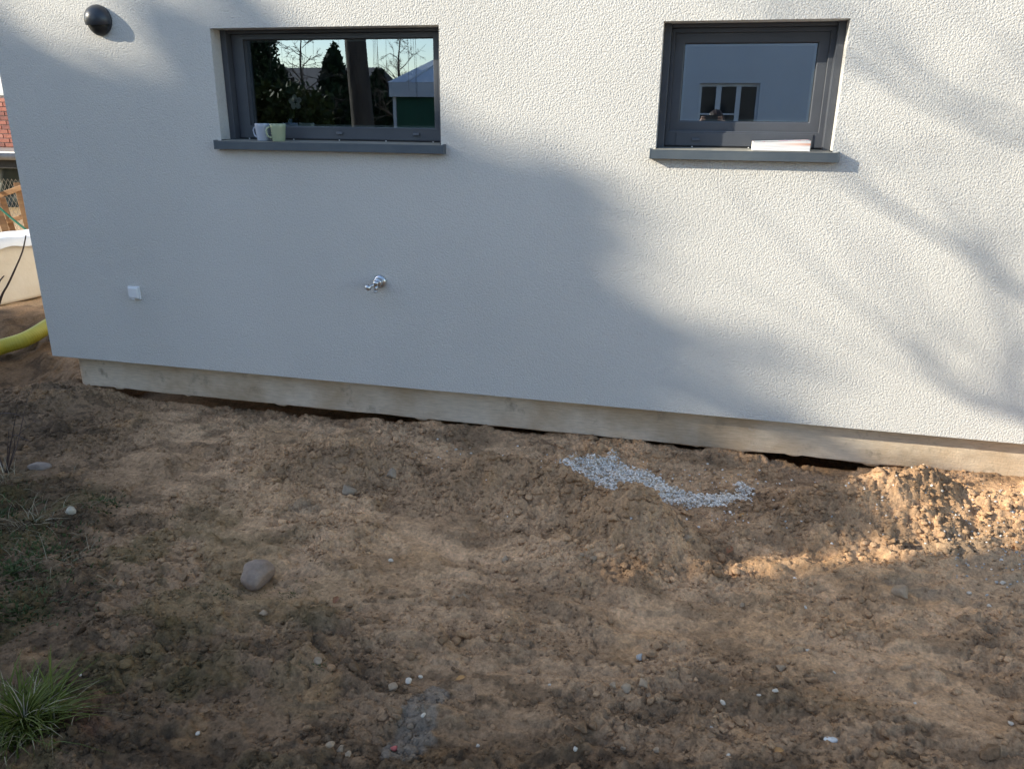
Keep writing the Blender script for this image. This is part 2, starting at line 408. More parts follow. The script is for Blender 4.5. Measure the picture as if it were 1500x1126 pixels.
def ground_col(x, y):
    tan = np.array((0.55, 0.445, 0.345))
    c = np.broadcast_to(tan, x.shape+(3,)).copy()
    n1 = fbm(x, y, 0.7, 4, 120); n2 = fbm(x*0.7, y*1.5, 0.22, 4, 130); n3 = fbm(x, y, 0.06, 3, 140)
    c = lerp(c, (0.40, 0.32, 0.245), sstep(-0.15, 0.5, n1+0.5*n2))
    c = lerp(c, (0.52, 0.405, 0.29), 0.6*sstep(0.15, 0.6, -n1+0.4*n2-0.05))
    # humus in the foreground and left, with vignette darkening mixed into the colour
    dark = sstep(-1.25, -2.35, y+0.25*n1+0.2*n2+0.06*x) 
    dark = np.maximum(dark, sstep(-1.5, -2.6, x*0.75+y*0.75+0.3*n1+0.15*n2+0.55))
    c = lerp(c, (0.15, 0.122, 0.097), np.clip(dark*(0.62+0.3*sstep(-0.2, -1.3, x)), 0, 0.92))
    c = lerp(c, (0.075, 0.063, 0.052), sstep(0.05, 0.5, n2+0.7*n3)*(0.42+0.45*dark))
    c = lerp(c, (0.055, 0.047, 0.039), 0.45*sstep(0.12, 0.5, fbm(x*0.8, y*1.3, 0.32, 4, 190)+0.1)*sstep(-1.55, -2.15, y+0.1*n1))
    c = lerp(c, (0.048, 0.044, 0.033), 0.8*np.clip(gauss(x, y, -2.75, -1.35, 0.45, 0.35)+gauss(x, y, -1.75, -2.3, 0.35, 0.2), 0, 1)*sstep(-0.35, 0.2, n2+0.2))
    # dark turned earth on the left heap
    c = lerp(c, (0.23, 0.19, 0.15), 0.8*np.clip(gauss(x, y, -1.55, -0.6, 0.34, 0.2)+0.6*gauss(x, y, 0.75, -0.62, 0.3, 0.1), 0, 1))
    c = lerp(c, (0.33, 0.265, 0.20), 0.6*np.clip(gauss(x, y, -0.80, -0.60, 0.26, 0.18)+gauss(x, y, -0.46, -0.72, 0.28, 0.19)+gauss(x, y, -0.14, -0.90, 0.24, 0.18)+0.8*gauss(x, y, 0.98, -0.40, 0.26, 0.16), 0, 1))
    # moss and thin grass
    moss = sstep(0.15, 0.55, fbm(x, y, 0.35, 4, 150)+0.25)*sstep(-0.9, -1.9, x*0.8+y*0.35+0.15)*sstep(-0.7, -1.3, y)
    moss = np.maximum(moss, 0.8*sstep(0.35, 0.8, gauss(x, y, -1.3, -1.62, 0.25, 0.12)+0.3*n2))
    c = lerp(c, (0.10, 0.105, 0.045), 0.4*moss)
    # grey dust / mortar
    c = lerp(c, (0.33, 0.31, 0.28), 0.6*sstep(0.3, 0.7, gauss(x, y, 1.3, -0.85, 0.45, 0.3)+0.4*n2))
    c = lerp(c, (0.30, 0.27, 0.23), 0.8*sstep(0.5, 0.8, gauss(x, y, -1.55, -0.98, 0.18, 0.07)+0.3*n2))
    c = lerp(c, (0.34, 0.33, 0.30), 0.7*sstep(0.6, 0.75, gauss(x, y, -0.72, -1.42, 0.06, 0.035)+0.3*n3))
    # pale grey splash of dried cement water
    sp = gauss(x, y, -0.665, -2.075, 0.075, 0.11) + 0.9*gauss(x, y, -0.655, -1.93, 0.05, 0.09) + 0.25*n3+0.12*n2
    c = lerp(c, (0.24, 0.245, 0.25), 0.8*sstep(0.50, 0.68, sp))
    # reddish crumbs, orange sand
    c = lerp(c, (0.18, 0.105, 0.08), 0.5*sstep(0.35, 0.75, fbm(x, y, 0.3, 3, 170))*sstep(-1.9, -2.3, y))
    c = lerp(c, (0.44, 0.32, 0.20), 0.3*sstep(0.45, 0.8, fbm(x, y, 0.22, 3, 180)))
    # gravel dust round the white chippings
    c = lerp(c, (0.50, 0.48, 0.45), 0.75*sstep(0.45, 0.85, grav(x, y)))
    # beyond: sandy yard
    c = lerp(c, (0.42, 0.37, 0.31), sstep(1.3, 1.9, y-0.3*(x+5)*0.3))
    far = sstep(8, 20, np.hypot(x, y))
    c = lerp(c, (0.10, 0.11, 0.05), far)
    return c*np.array((1.25, 0.975, 0.72))*(1+0.22*n3[..., None])
def grav(x, y):
    n = fbm(x, y, 0.18, 3, 200)
    g = gauss(x, y, -0.36, -0.23, 0.18, 0.12) + 0.9*gauss(x, y, -0.22, -0.37, 0.17, 0.12) + 0.95*gauss(x, y, 0.0, -0.45, 0.19, 0.075) + 0.8*gauss(x, y, 0.20, -0.41, 0.13, 0.065) + 0.6*gauss(x, y, 0.29, -0.29, 0.05, 0.08) + 0.5*gauss(x, y, -0.56, -0.28, 0.12, 0.05)
    return 1.12*g + 0.28*n
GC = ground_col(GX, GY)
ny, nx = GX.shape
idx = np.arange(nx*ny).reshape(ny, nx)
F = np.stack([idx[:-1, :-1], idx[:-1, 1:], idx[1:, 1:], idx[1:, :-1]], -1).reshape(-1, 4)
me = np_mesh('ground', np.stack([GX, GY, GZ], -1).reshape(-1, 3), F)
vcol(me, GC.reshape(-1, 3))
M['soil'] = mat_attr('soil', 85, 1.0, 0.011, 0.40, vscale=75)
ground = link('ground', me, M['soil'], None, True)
tag(ground, kind='structure')

# ------------------------------------------------------------------ the new house
HX0, HX1, HD, HTOP, ZB = -3.668, 8.0, 9.0, 5.6, 0.195
house = tag(empty('house', (0, 0, 0)), 'new house with off-white scraped render, raw concrete plinth and two dark windows', 'house')
wins = [(-2.396, -1.232), (-0.231, 0.511)]
WZ0, WZ1 = 1.405, 1.947
mb = MB(); bm = mb.bm
xs = [HX0, wins[0][0], wins[0][1], wins[1][0], wins[1][1], HX1]; zs = [ZB, WZ0, WZ1, HTOP]
vg = {(i, k): bm.verts.new((x, 0, z)) for i, x in enumerate(xs) for k, z in enumerate(zs)}
for i in range(5):
    for k in range(3):
        if k == 1 and i in (1, 3): continue
        bm.faces.new((vg[i, k], vg[i+1, k], vg[i+1, k+1], vg[i, k+1]))
for i in (1, 3):   # reveals
    a = [vg[i, 1], vg[i+1, 1], vg[i+1, 2], vg[i, 2]]; b = [bm.verts.new((v.co.x, 0.20, v.co.z)) for v in a]
    for k in range(4): bm.faces.new((a[k], b[k], b[(k+1) % 4], a[(k+1) % 4]))
c = {(sx, sy, sz): bm.verts.new((sx, sy, sz)) for sx in (HX0, HX1) for sy in (0, HD) for sz in (ZB, HTOP)}
for f in (((HX0,0,ZB),(HX0,0,HTOP),(HX0,HD,HTOP),(HX0,HD,ZB)), ((HX1,0,ZB),(HX1,HD,ZB),(HX1,HD,HTOP),(HX1,0,HTOP)),
          ((HX0,HD,ZB),(HX0,HD,HTOP),(HX1,HD,HTOP),(HX1,HD,ZB)), ((HX0,0,ZB),(HX0,HD,ZB),(HX1,HD,ZB),(HX1,0,ZB))):
    bm.faces.new([c[p] for p in f])
bmesh.ops.remove_doubles(bm, verts=bm.verts[:], dist=1e-5)
mb.build('wall', M['stucco'], house)
# yellow-ish edge bead under the render, patchy
M['bead'] = mat_var('bead', (0.42, 0.36, 0.20), (0.60, 0.56, 0.45), 3.0, 0.6)
MB().box(HX0+0.012, HX1-0.012, 0.006, 0.05, ZB-0.004, ZB+0.001).build('base_bead', M['bead'], house)
# flat roof
MB().box(HX0-0.35, HX1+0.35, -0.35, HD+0.35, HTOP+0.003, HTOP+0.25).build('roof', mat_var('roof', (0.07, 0.07, 0.075), (0.1, 0.1, 0.105), 4, 0.7), house, bevel=0.01)

# plinth: raw concrete with trowel streaks, stains, chipped lower edge
def mat_concrete():
    m, nt, b = new_mat('concrete'); L = nt.links.new
    v = coords(nt); vs = coords(nt, (1.0, 1.0, 9.0))
    n1 = N(nt, 'ShaderNodeTexNoise', Scale=2.2, Detail=5.0, Roughness=0.6); L(v, n1.inputs['Vector'])
    n2 = N(nt, 'ShaderNodeTexNoise', Scale=14.0, Detail=6.0, Roughness=0.65); L(vs, n2.inputs['Vector'])
    n3 = N(nt, 'ShaderNodeTexNoise', Scale=7.0, Detail=6.0, Roughness=0.7); L(v, n3.inputs['Vector'])
    n4 = N(nt, 'ShaderNodeTexNoise', Scale=120.0, Detail=4.0); L(v, n4.inputs['Vector'])
    r1 = nt.nodes.new('ShaderNodeValToRGB'); L(n1.outputs[0], r1.inputs[0])
    e = r1.color_ramp.elements; e[0].position = 0.40; e[0].color = (0.55, 0.42, 0.285, 1); e[1].position = 0.60; e[1].color = (0.72, 0.61, 0.475, 1)
    r2 = nt.nodes.new('ShaderNodeValToRGB'); L(n2.outputs[0], r2.inputs[0])
    e = r2.color_ramp.elements; e[0].position = 0.3; e[0].color = (0.78, 0.78, 0.78, 1); e[1].position = 0.7; e[1].color = (1.08, 1.08, 1.08, 1)
    mx = N(nt, 'ShaderNodeMix', data_type='RGBA', blend_type='MULTIPLY'); mx.inputs[0].default_value = 1.0
    L(r1.outputs[0], mx.inputs[6]); L(r2.outputs[0], mx.inputs[7])
    r3 = nt.nodes.new('ShaderNodeValToRGB'); L(n3.outputs[0], r3.inputs[0])
    e = r3.color_ramp.elements; e[0].position = 0.66; e[0].color = (0, 0, 0, 1); e[1].position = 0.74; e[1].color = (1, 1, 1, 1)
    mf = N(nt, 'ShaderNodeMath', operation='MULTIPLY'); L(r3.outputs[0], mf.inputs[0]); mf.inputs[1].default_value = 0.5
    m2 = N(nt, 'ShaderNodeMix', data_type='RGBA'); L(mf.outputs[0], m2.inputs[0]); L(mx.outputs[2], m2.inputs[6]); m2.inputs[7].default_value = (0.58, 0.58, 0.57, 1)
    r4 = nt.nodes.new('ShaderNodeValToRGB'); L(n3.outputs[0], r4.inputs[0])
    e = r4.color_ramp.elements; e[0].position = 0.30; e[0].color = (1, 1, 1, 1); e[1].position = 0.42; e[1].color = (0, 0, 0, 1)
    mf2 = N(nt, 'ShaderNodeMath', operation='MULTIPLY'); L(r4.outputs[0], mf2.inputs[0]); mf2.inputs[1].default_value = 0.8
    m3_ = N(nt, 'ShaderNodeMix', data_type='RGBA'); L(mf2.outputs[0], m3_.inputs[0]); L(m2.outputs[2], m3_.inputs[6]); m3_.inputs[7].default_value = (0.30, 0.245, 0.18, 1)
    L(m3_.outputs[2], b.inputs['Base Color'])
    ad = N(nt, 'ShaderNodeMath', operation='MULTIPLY_ADD'); L(n2.outputs[0], ad.inputs[0]); ad.inputs[1].default_value = 0.6; L(n4.outputs[0], ad.inputs[2])
    bp = N(nt, 'ShaderNodeBump', Strength=0.5, Distance=0.004); L(ad.outputs[0], bp.inputs['Height']); L(bp.outputs[0], b.inputs['Normal'])
    b.inputs['Roughness'].default_value = 0.9; b.inputs['Specular IOR Level'].default_value = 0.2
    return m
M['concrete'] = mat_concrete()
PY = 0.066
px = np.arange(HX0+0.115, HX1-0.1, 0.02); pzl = np.linspace(-0.012, ZB+0.0, 12)
PX, PZ = np.meshgrid(px, pzl)
low = (PZ < 0.001)
PZ = np.where(low, 0.002+0.006*fbm(PX, PX*0, 0.35, 4, 210)-0.010*sstep(0.35, 0.6, fbm(PX, PX*0+3, 0.12, 2, 214)), PZ)
PYY = PY + 0.004*fbm(PX, PZ*3, 0.5, 3, 220) + 0.0015*fbm(PX, PZ, 0.04, 2, 224)
n_, m_ = PX.shape; id2 = np.arange(n_*m_).reshape(n_, m_)
Vp = np.stack([PX, PYY, PZ], -1).reshape(-1, 3)
Fp = np.stack([id2[:-1, :-1], id2[:-1, 1:], id2[1:, 1:], id2[1:, :-1]], -1).reshape(-1, 4)
# underside, end and inner body
bot = Vp[:m_].copy(); bot[:, 1] = 8.7; base = len(Vp)
Vp = np.vstack([Vp, bot]); Fb = np.stack([np.arange(m_-1), base+np.arange(m_-1), base+np.arange(1, m_), np.arange(1, m_)], -1)
endl = np.vstack([[[px[0], 8.7, z] for z in pzl]]); b3 = len(Vp); Vp = np.vstack([Vp, endl])
col0 = id2[:, 0]; Fe = np.stack([col0[:-1], col0[1:], b3+np.arange(1, n_), b3+np.arange(n_-1)], -1)
me = np_mesh('plinth', Vp, np.vstack([Fp, Fb, Fe]))
link('plinth', me, M['concrete'], house)
# dark crawl space under the slab
MB().box(HX0+0.9, HX1-0.3, 0.95, 8.5, -0.4, -0.02).build('footing', M['concrete'], house)

def make_window(x0, x1, kind, caps, screws):
    w = empty('window'); w.parent = house
    A = M['anthracite']
    zt = WZ1
    # roller-guide rails and head rail standing proud of the frame
    MB().box(x0+0.001, x0+0.031, 0.080, 0.150, 1.432, zt-0.001).build('guide_rail', A, w, bevel=0.002)
    MB().box(x1-0.031, x1-0.001, 0.080, 0.150, 1.432, zt-0.001).build('guide_rail', A, w, bevel=0.002)
    MB().box(x0+0.032, x1-0.032, 0.096, 0.150, zt-0.016, zt-0.001).build('head_rail', A, w, bevel=0.002)
    fx0, fx1 = x0+0.0315, x1-0.0215
    if kind == 'sash':
        MB().frame(fx0, fx1, 1.4405, zt-0.0165, 0.016, 0.03, 0.066, 0.018, 0.124, 0.19).build('frame', A, w, bevel=0.003)
        sx0, sx1, sz0, sz1 = fx0+0.013, fx1-0.027, 1.502, zt-0.031
        s = MB().frame(sx0, sx1, sz0, sz1, 0.045, 0.045, 0.045, 0.045, 0.140, 0.188).build('sash', A, w, bevel=0.004)
        gx0, gx1, gz0, gz1 = sx0+0.045, sx1-0.045, sz0+0.045, sz1-0.045
        MB().frame(gx0-0.002, gx1+0.002, gz0-0.002, gz1+0.002, 0.004, 0.004, 0.004, 0.004, 0.150, 0.158).build('gasket', M['gasket'], w)
        MB().box(fx0+0.05, fx1-0.05, 0.1195, 0.1245, 1.4425, 1.4975).build('frame_extension', A, w, bevel=0.0015)
    else:
        MB().frame(fx0, fx1, 1.4405, zt-0.0165, 0.066, 0.05, 0.060, 0.024, 0.124, 0.19).build('frame', A, w, bevel=0.003)
        gx0, gx1, gz0, gz1 = fx0+0.066, fx1-0.05, 1.5005, zt-0.0405
        MB().frame(gx0-0.02, gx1+0.02, gz0-0.012, gz1+0.016, 0.02, 0.02, 0.012, 0.016, 0.134, 0.1235).build('glazing_bead', A, w, bevel=0.002)
    yg = 0.160
    p = MB().box(gx0-0.003, gx1+0.003, yg, yg+0.0005, gz0-0.003, gz1+0.003)
    # single reflecting surface
    p.bm.free(); p = MB(); p.poly([(gx0-0.003, yg, gz0-0.003), (gx1+0.003, yg, gz0-0.003), (gx1+0.003, yg, gz1+0.003), (gx0-0.003, yg, gz1+0.003)])
    p.build('pane', M['glass'], w)
    MB().frame(gx0, gx1, gz0, gz1, 0.010, 0.010, 0.010, 0.010, 0.166, 0.182).build('glazing_spacer', M['spacer'], w)
    # black joint between frame and sill with its screws
    MB().box(x0+0.032, x1-0.032, 0.1207, 0.128, 1.4330, 1.4402).build('sill_joint', M['gasket'], w)
    for sx in screws:
        MB().lathe([(0.0, 0.004), (0.0025, 0.0035), (0.0038, 0.001), (0.0038, 0.0)], 12, Matrix.Translation((sx, 0.1203, 1.4372)) @ Matrix.Rotation(R(90), 4, 'X')).build('screw', M['screw'], w, True)
    for cx, cz in caps:
        mb = MB(); bmm = mb.bm
        mb.box(cx-0.017, cx+0.017, 0.111, 0.1192, cz-0.006, cz+0.006)
        for v in bmm.verts:
            if v.co.z > cz and v.co.y < 0.115: v.co.y += 0.003
        mb.build('drain_cap', A, w, bevel=0.0015)
    # aluminium outside sill with nose and upstand ends
    mb = MB()
    s0, s1 = x0-0.021, x1+0.024
    mb.box(s0, s1, -0.036, -0.0002, 1.4245, 1.4285); mb.box(s0, s1, -0.036, -0.0325, 1.389, 1.4243); mb.box(s0, s1, -0.0323, -0.018, 1.389, 1.3915)
    si = mb.build('window_sill', M['sillmetal'], w, bevel=0.0012)
    mb = MB().box(x0+0.0005, x1-0.0005, -0.0355, 0.1205, 1.4250, 1.4290)
    for v in mb.bm.verts:
        if v.co.y > 0.1: v.co.z += 0.0058
    mb.box(x0-0.0195, x0+0.0004, -0.0355, -0.0004, 1.4250, 1.4290); mb.box(x1-0.0004, x1+0.0225, -0.0355, -0.0004, 1.4250, 1.4290)
    mb.build('sill_top', M['dusty_sill'], w)
    for sx in (s0, s1-0.004): MB().box(sx-0.001, sx+0.005, -0.0368, -0.0002, 1.3882, 1.4325).build('end_cap', M['sillmetal'], w, bevel=0.001)
    for sx in (x0+0.0008, x1-0.0058): MB().box(sx, sx+0.005, 0.0002, 0.0795, 1.428, 1.4345).build('end_cap', M['gasket'], w)
    # dark room behind
    rm = MB().box(x0-0.5, x1+0.5, 0.204, 3.4, 0.4, 2.7)
    bmesh.ops.delete(rm.bm, geom=[f for f in rm.bm.faces if abs(f.calc_center_median().y-0.204) < 1e-4], context='FACES')
    mbw = rm
    # wall lining round the opening
    for (a, b2, z0, z1) in ((x0-0.5, x0, 0.4, 2.7), (x1, x1+0.5, 0.4, 2.7), (x0, x1, 0.4, 1.44), (x0, x1, zt, 2.7)):
        rm.poly([(a, 0.204, z0), (b2, 0.204, z0), (b2, 0.204, z1), (a, 0.204, z1)])
    rm.build('room_lining', M['interior'], w)
    return w
zz1 = lambda X, Y: (290+X/3.947, 20+Y/3.947)
zz2 = lambda X, Y: (930+X/4.286, 10+Y/4.286)
make_window(*wins[0], 'fixed', [(W(*zz1(820, 697), 0.118).x, 1.472), (W(*zz1(1262, 707), 0.118).x, 1.472)], [W(*zz1(x, 740), 0.12).x for x in (300, 555, 818, 1087, 1360)])
make_window(*wins[1], 'sash', [(W(*zz2(382, 835), 0.118).x, 1.470), (W(*zz2(965, 833), 0.118).x, 1.472)], [W(*zz2(x, 880), 0.12).x for x in (358, 715, 1060)])

# ------------------------------------------------------------------ fittings on the facade
def dome_lamp():
    c = W(139, 29, -0.035); c.y = 0
    t = tag(empty('wall_lamp', (c.x, 0, c.z)), 'dark grey half-dome wall lamp above and left of the wide window', 'lamp')
    r = 0.072
    # back plate
    MB().lathe([(0, 0.0), (r*0.97, 0.0), (r*0.97, 0.012), (r*0.9, 0.0135), (0, 0.0135)], 40, Matrix.Rotation(R(90), 4, 'X')).build('back_plate', M['dark_metal'], t, True)
    # hood: front half of a sphere, cut by a plane below its centre; double walled
    def cap(rad, lo_cut, dz):
        bm = bmesh.new(); bmesh.ops.create_uvsphere(bm, u_segments=56, v_segments=40, radius=rad)
        bmesh.ops.bisect_plane(bm, geom=bm.verts[:]+bm.edges[:]+bm.faces[:], plane_co=(0, -0.0137, 0), plane_no=(0, 1, 0), clear_outer=True)
        if lo_cut is not None:
            bmesh.ops.bisect_plane(bm, geom=bm.verts[:]+bm.edges[:]+bm.faces[:], plane_co=(0, 0, lo_cut), plane_no=(0, -0.16, 1), clear_inner=True)
        bmesh.ops.translate(bm, verts=bm.verts[:], vec=(0, 0, dz))
        return bm
    def out(bm, name, mat, sol=0.0):
        me = bpy.data.meshes.new(name); bm.to_mesh(me); bm.free()
        o = link(name, me, mat, t, True)
        if sol: s = o.modifiers.new('s', 'SOLIDIFY'); s.thickness = sol; s.offset = -1
        return o
    out(cap(r, -0.018, 0.0), 'hood', M['dark_metal'], 0.0035)
    out(cap(r*0.74, None, -0.021), 'inner_globe', M['dark_inner'])
dome_lamp()

c = (W(189, 420)+W(207, 437))*0.5
t = tag(empty('outdoor_socket', (c.x, 0, c.z)), 'small white square socket cover low on the render beside the house corner', 'socket')
MB().box(-0.0375, 0.0375, -0.011, -0.0005, -0.036, 0.036).build('base_frame', M['white_plastic'], t, bevel=0.004, seg=3)
mb = MB().box(-0.030, 0.030, -0.024, -0.0115, -0.030, 0.030)
for v in mb.bm.verts:
    if v.co.y < -0.02: v.co.x *= 0.9; v.co.z = v.co.z*0.88+0.002
mb.build('flap_lid', M['white_plastic'], t, bevel=0.003, seg=3)
MB().box(-0.009, 0.009, -0.027, -0.020, -0.0345, -0.0275).build('lid_catch', M['white_plastic'], t, bevel=0.002)

c = W(557, 412)
t = tag(empty('garden_tap', (c.x, 0, c.z)), 'chrome outdoor water tap standing out from the render under the wide window', 'tap')
RX = Matrix.Rotation(R(90), 4, 'X')
MB().lathe([(0, 0.0005), (0.034, 0.0005), (0.034, 0.006), (0.029, 0.012), (0.018, 0.017), (0.0, 0.017)], 36, RX).build('wall_rosette', M['steel'], t, True)
MB().lathe([(0, 0.016), (0.021, 0.017), (0.0235, 0.022), (0.0235, 0.040), (0.020, 0.045), (0.0, 0.045)], 32, RX).build('valve_body', M['steel'], t, True)
MB().lathe([(0, 0.043), (0.0135, 0.044), (0.0135, 0.066), (0.0, 0.068)], 24, RX).build('spindle', M['steel'], t, True)
kn = Matrix.Translation((-0.004, -0.058, -0.004)) @ Vector((-0.82, -0.30, -0.42)).to_track_quat('Z', 'Y').to_matrix().to_4x4()
MB().lathe([(0, 0.0), (0.0075, 0.0), (0.0065, 0.02), (0.009, 0.026), (0.0165, 0.030), (0.0175, 0.040), (0.0165, 0.048), (0.0, 0.051)], 24, kn).build('turn_knob', M['steel'], t, True)
MB().tube([(0.001, -0.052, -0.006), (0.0, -0.056, -0.024), (-0.001, -0.060, -0.037)], [0.009, 0.0085, 0.0085], 16).build('spout', M['steel'], t, True)
MB().lathe([(0, 0.0), (0.0105, 0.0), (0.0105, 0.010), (0, 0.0105)], 20, Matrix.Translation((-0.0012, -0.061, -0.046))).build('hose_thread', M['steel'], t, True)

# ------------------------------------------------------------------ things on the sills
M['mug_blue'] = mat_var('mug_blue', (0.40, 0.45, 0.53), (0.43, 0.48, 0.56), 10, 0.18)
M['mug_green'] = mat_var('mug_green', (0.34, 0.40, 0.26), (0.37, 0.43, 0.29), 10, 0.18)
def mug(u, mat, label, ang, y):
    c = W(u, 205, y)
    t = tag(empty('mug', (c.x, y, 1.4305), ang), label, 'mug')
    h, r0, r1, w = 0.083, 0.031, 0.0395, 0.0035
    prof = [(0, 0.002), (r0-0.004, 0.0), (r0-0.001, 0.001), (r0, 0.004)]
    prof += [(r0+(r1-r0)*k, 0.004+(h-0.006)*k) for k in (0.25, 0.5, 0.75, 1.0)] + [(r1-0.0008, h-0.0003), (r1-w*0.5, h), (r1-w, h-0.001)]
    prof += [(r0+(r1-r0)*k-w, 0.006+(h-0.009)*k) for k in (0.75, 0.5, 0.25, 0.02)] + [(0, 0.006)]
    MB().lathe(prof, 40).build('cup', mat, t, True)
    pts = []
    for k in range(15):
        a = R(100) - R(200)*k/14
        pts.append((0.036+0.021*math.cos(a)+(0.004 if k < 7 else 0)*0.6, 0, 0.043+0.025*math.sin(a)))
    MB().tube(pts, [0.0042]*15, 10).build('handle', mat, t, True)
mug(386.5, M['mug_blue'], 'pale blue ceramic mug on the window sill, handle to the side', R(172), 0.020)
mug(408.5, M['mug_green'], 'pale green ceramic mug on the window sill beside the blue mug', R(222), 0.008)

def mat_print():
    m, nt, b = new_mat('printed_paper'); L = nt.links.new
    tc = nt.nodes.new('ShaderNodeTexCoord'); sp = nt.nodes.new('ShaderNodeSeparateXYZ'); L(tc.outputs['Object'], sp.inputs[0])
    n = N(nt, 'ShaderNodeTexNoise', Scale=9.0, Detail=1.0); mp = nt.nodes.new('ShaderNodeMapping'); mp.inputs['Scale'].default_value = (1.6, 3.0, 12.0)
    L(tc.outputs['Object'], mp.inputs[0]); L(mp.outputs[0], n.inputs['Vector'])
    r = nt.nodes.new('ShaderNodeValToRGB'); r.color_ramp.interpolation = 'CONSTANT'; L(n.outputs[0], r.inputs[0])
    e = r.color_ramp.elements; e[0].position = 0.0; e[0].color = (0.85, 0.10, 0.22, 1); e[1].position = 0.36; e[1].color = (0.86, 0.86, 0.84, 1)
    for p, c in ((0.60, (0.10, 0.45, 0.62, 1)), (0.68, (0.20, 0.16, 0.45, 1)), (0.73, (0.88, 0.50, 0.18, 1))):
        k = e.new(p); k.color = c
    L(r.outputs[0], b.inputs['Base Color']); b.inputs['Roughness'].default_value = 0.35
    return m
def mat_pages():
    m, nt, b = new_mat('page_edges'); L = nt.links.new
    tc = nt.nodes.new('ShaderNodeTexCoord'); mp = nt.nodes.new('ShaderNodeMapping'); mp.inputs['Scale'].default_value = (2.0, 2.0, 260.0)
    L(tc.outputs['Object'], mp.inputs[0]); n = N(nt, 'ShaderNodeTexNoise', Scale=3.0, Detail=3.0); L(mp.outputs[0], n.inputs['Vector'])
    r = nt.nodes.new('ShaderNodeValToRGB'); L(n.outputs[0], r.inputs[0]); e = r.color_ramp.elements
    e[0].position = 0.3; e[0].color = (0.70, 0.68, 0.66, 1); e[1].position = 0.6; e[1].color = (0.86, 0.86, 0.85, 1)
    sp = nt.nodes.new('ShaderNodeSeparateXYZ'); L(tc.outputs['Object'], sp.inputs[0])
    # faint bleed of tinted pages near the upper right
    mz = N(nt, 'ShaderNodeMapRange'); L(sp.outputs['Z'], mz.inputs[0]); mz.inputs[1].default_value = 0.020; mz.inputs[2].default_value = 0.029
    mz2 = N(nt, 'ShaderNodeMapRange'); L(sp.outputs['Z'], mz2.inputs[0]); mz2.inputs[1].default_value = 0.036; mz2.inputs[2].default_value = 0.031
    mxx = N(nt, 'ShaderNodeMapRange'); L(sp.outputs['X'], mxx.inputs[0]); mxx.inputs[1].default_value = 0.08; mxx.inputs[2].default_value = 0.235
    a = N(nt, 'ShaderNodeMath', operation='MULTIPLY'); L(mz.outputs[0], a.inputs[0]); L(mz2.outputs[0], a.inputs[1])
    a2 = N(nt, 'ShaderNodeMath', operation='MULTIPLY'); L(a.outputs[0], a2.inputs[0]); L(mxx.outputs[0], a2.inputs[1])
    mx = N(nt, 'ShaderNodeMix', data_type='RGBA'); L(a2.outputs[0], mx.inputs[0]); L(r.outputs[0], mx.inputs[6]); mx.inputs[7].default_value = (0.75, 0.36, 0.22, 1)
    L(mx.outputs[2], b.inputs['Base Color']); b.inputs['Roughness'].default_value = 0.7
    return m
a = W(1102, 222, -0.028); b_ = W(1186, 222, -0.028)
t = tag(empty('catalogue', (a.x, -0.030, 1.4310)), 'thick white catalogue with a colourful cover lying on the narrower window sill', 'catalogue')
Lb = b_.x-a.x
def slab(z0f, z1f, name, mat, y0, y1, grow):
    mb = MB(); nseg = 16; rows = []
    for k in range(nseg+1):
        x = Lb*k/nseg; f = (k/nseg)
        zt0, zt1 = z0f(f), z1f(f)
        rows.append([mb.bm.verts.new(p) for p in ((x, y0, zt0), (x, y1, zt0), (x, y1, zt1), (x, y0, zt1))])
    for r0, r1 in zip(rows, rows[1:]):
        for k in range(4): mb.bm.faces.new((r0[k], r0[(k+1) % 4], r1[(k+1) % 4], r1[k]))
    mb.bm.faces.new(rows[0][::-1]); mb.bm.faces.new(rows[-1])
    return mb.build(name, mat, t)
top = lambda f: 0.036+0.009*f-0.006*max(0, f-0.9)*10*max(0, f-0.9)
slab(lambda f: 0.001, lambda f: top(f)-0.0006, 'page_block', mat_pages(), 0.0015, 0.118, 0)
slab(lambda f: top(f), lambda f: top(f)+0.0008, 'cover', mat_print(), 0.0, 0.120, 0)

# ------------------------------------------------------------------ beyond the house corner
M['cream'] = mat_var('cream', (0.66, 0.60, 0.50), (0.76, 0.71, 0.62), 3, 0.35, 0.25, 7, 0.03)
M['foil'] = mat_var('foil', (0.74, 0.77, 0.82), (0.85, 0.87, 0.90), 3, 0.25, 0.5, 6, 0.02)
p0 = G(-60, 456, 0.0); p1 = G(66, 428, 0.0)
dx = (p1-p0); dx.z = 0; ang = math.atan2(dx.y, dx.x); ln = dx.length+0.9
zb = 0.0; hh = 0.60
t = tag(empty('wrapped_pallet', (p0.x, p0.y, gz(p0.x, p0.y)), ang), 'cream wrapped building pallet under a white plastic sheet beyond the house corner', 'pallet')
zoff = -gz(p0.x, p0.y)
MB().box(0, ln, 0, 0.42, 0.0, zoff+hh-0.10).build('wrapped_stack', M['cream'], t, bevel=0.03, seg=3)
# sheet: sagging cover with soft folds
sx = np.linspace(-0.03, ln+0.03, 50); sy = np.linspace(-0.035, 0.45, 22); SX, SY = np.meshgrid(sx, sy)
SZ = zoff+hh-0.085+0.03*fbm(SX, SY, 0.5, 3, 300)+0.02*np.sin(SX*5+2*SY)
SZ = np.where((SY < -0.02), SZ-0.085+0.03*fbm(SX, SY, 0.4, 2, 305), SZ); SZ = np.maximum(SZ, zoff+0.35); 
inner = (SY > -0.02); SZ = np.where(inner, np.maximum(SZ, zoff+hh-0.096), SZ)
n_, m_ = SX.shape; id2 = np.arange(n_*m_).reshape(n_, m_)
link('plastic_sheet', np_mesh('plastic_sheet', np.stack([SX, SY, SZ], -1).reshape(-1, 3), np.stack([id2[:-1, :-1], id2[:-1, 1:], id2[1:, 1:], id2[1:, :-1]], -1).reshape(-1, 4)), M['foil'], t, True)

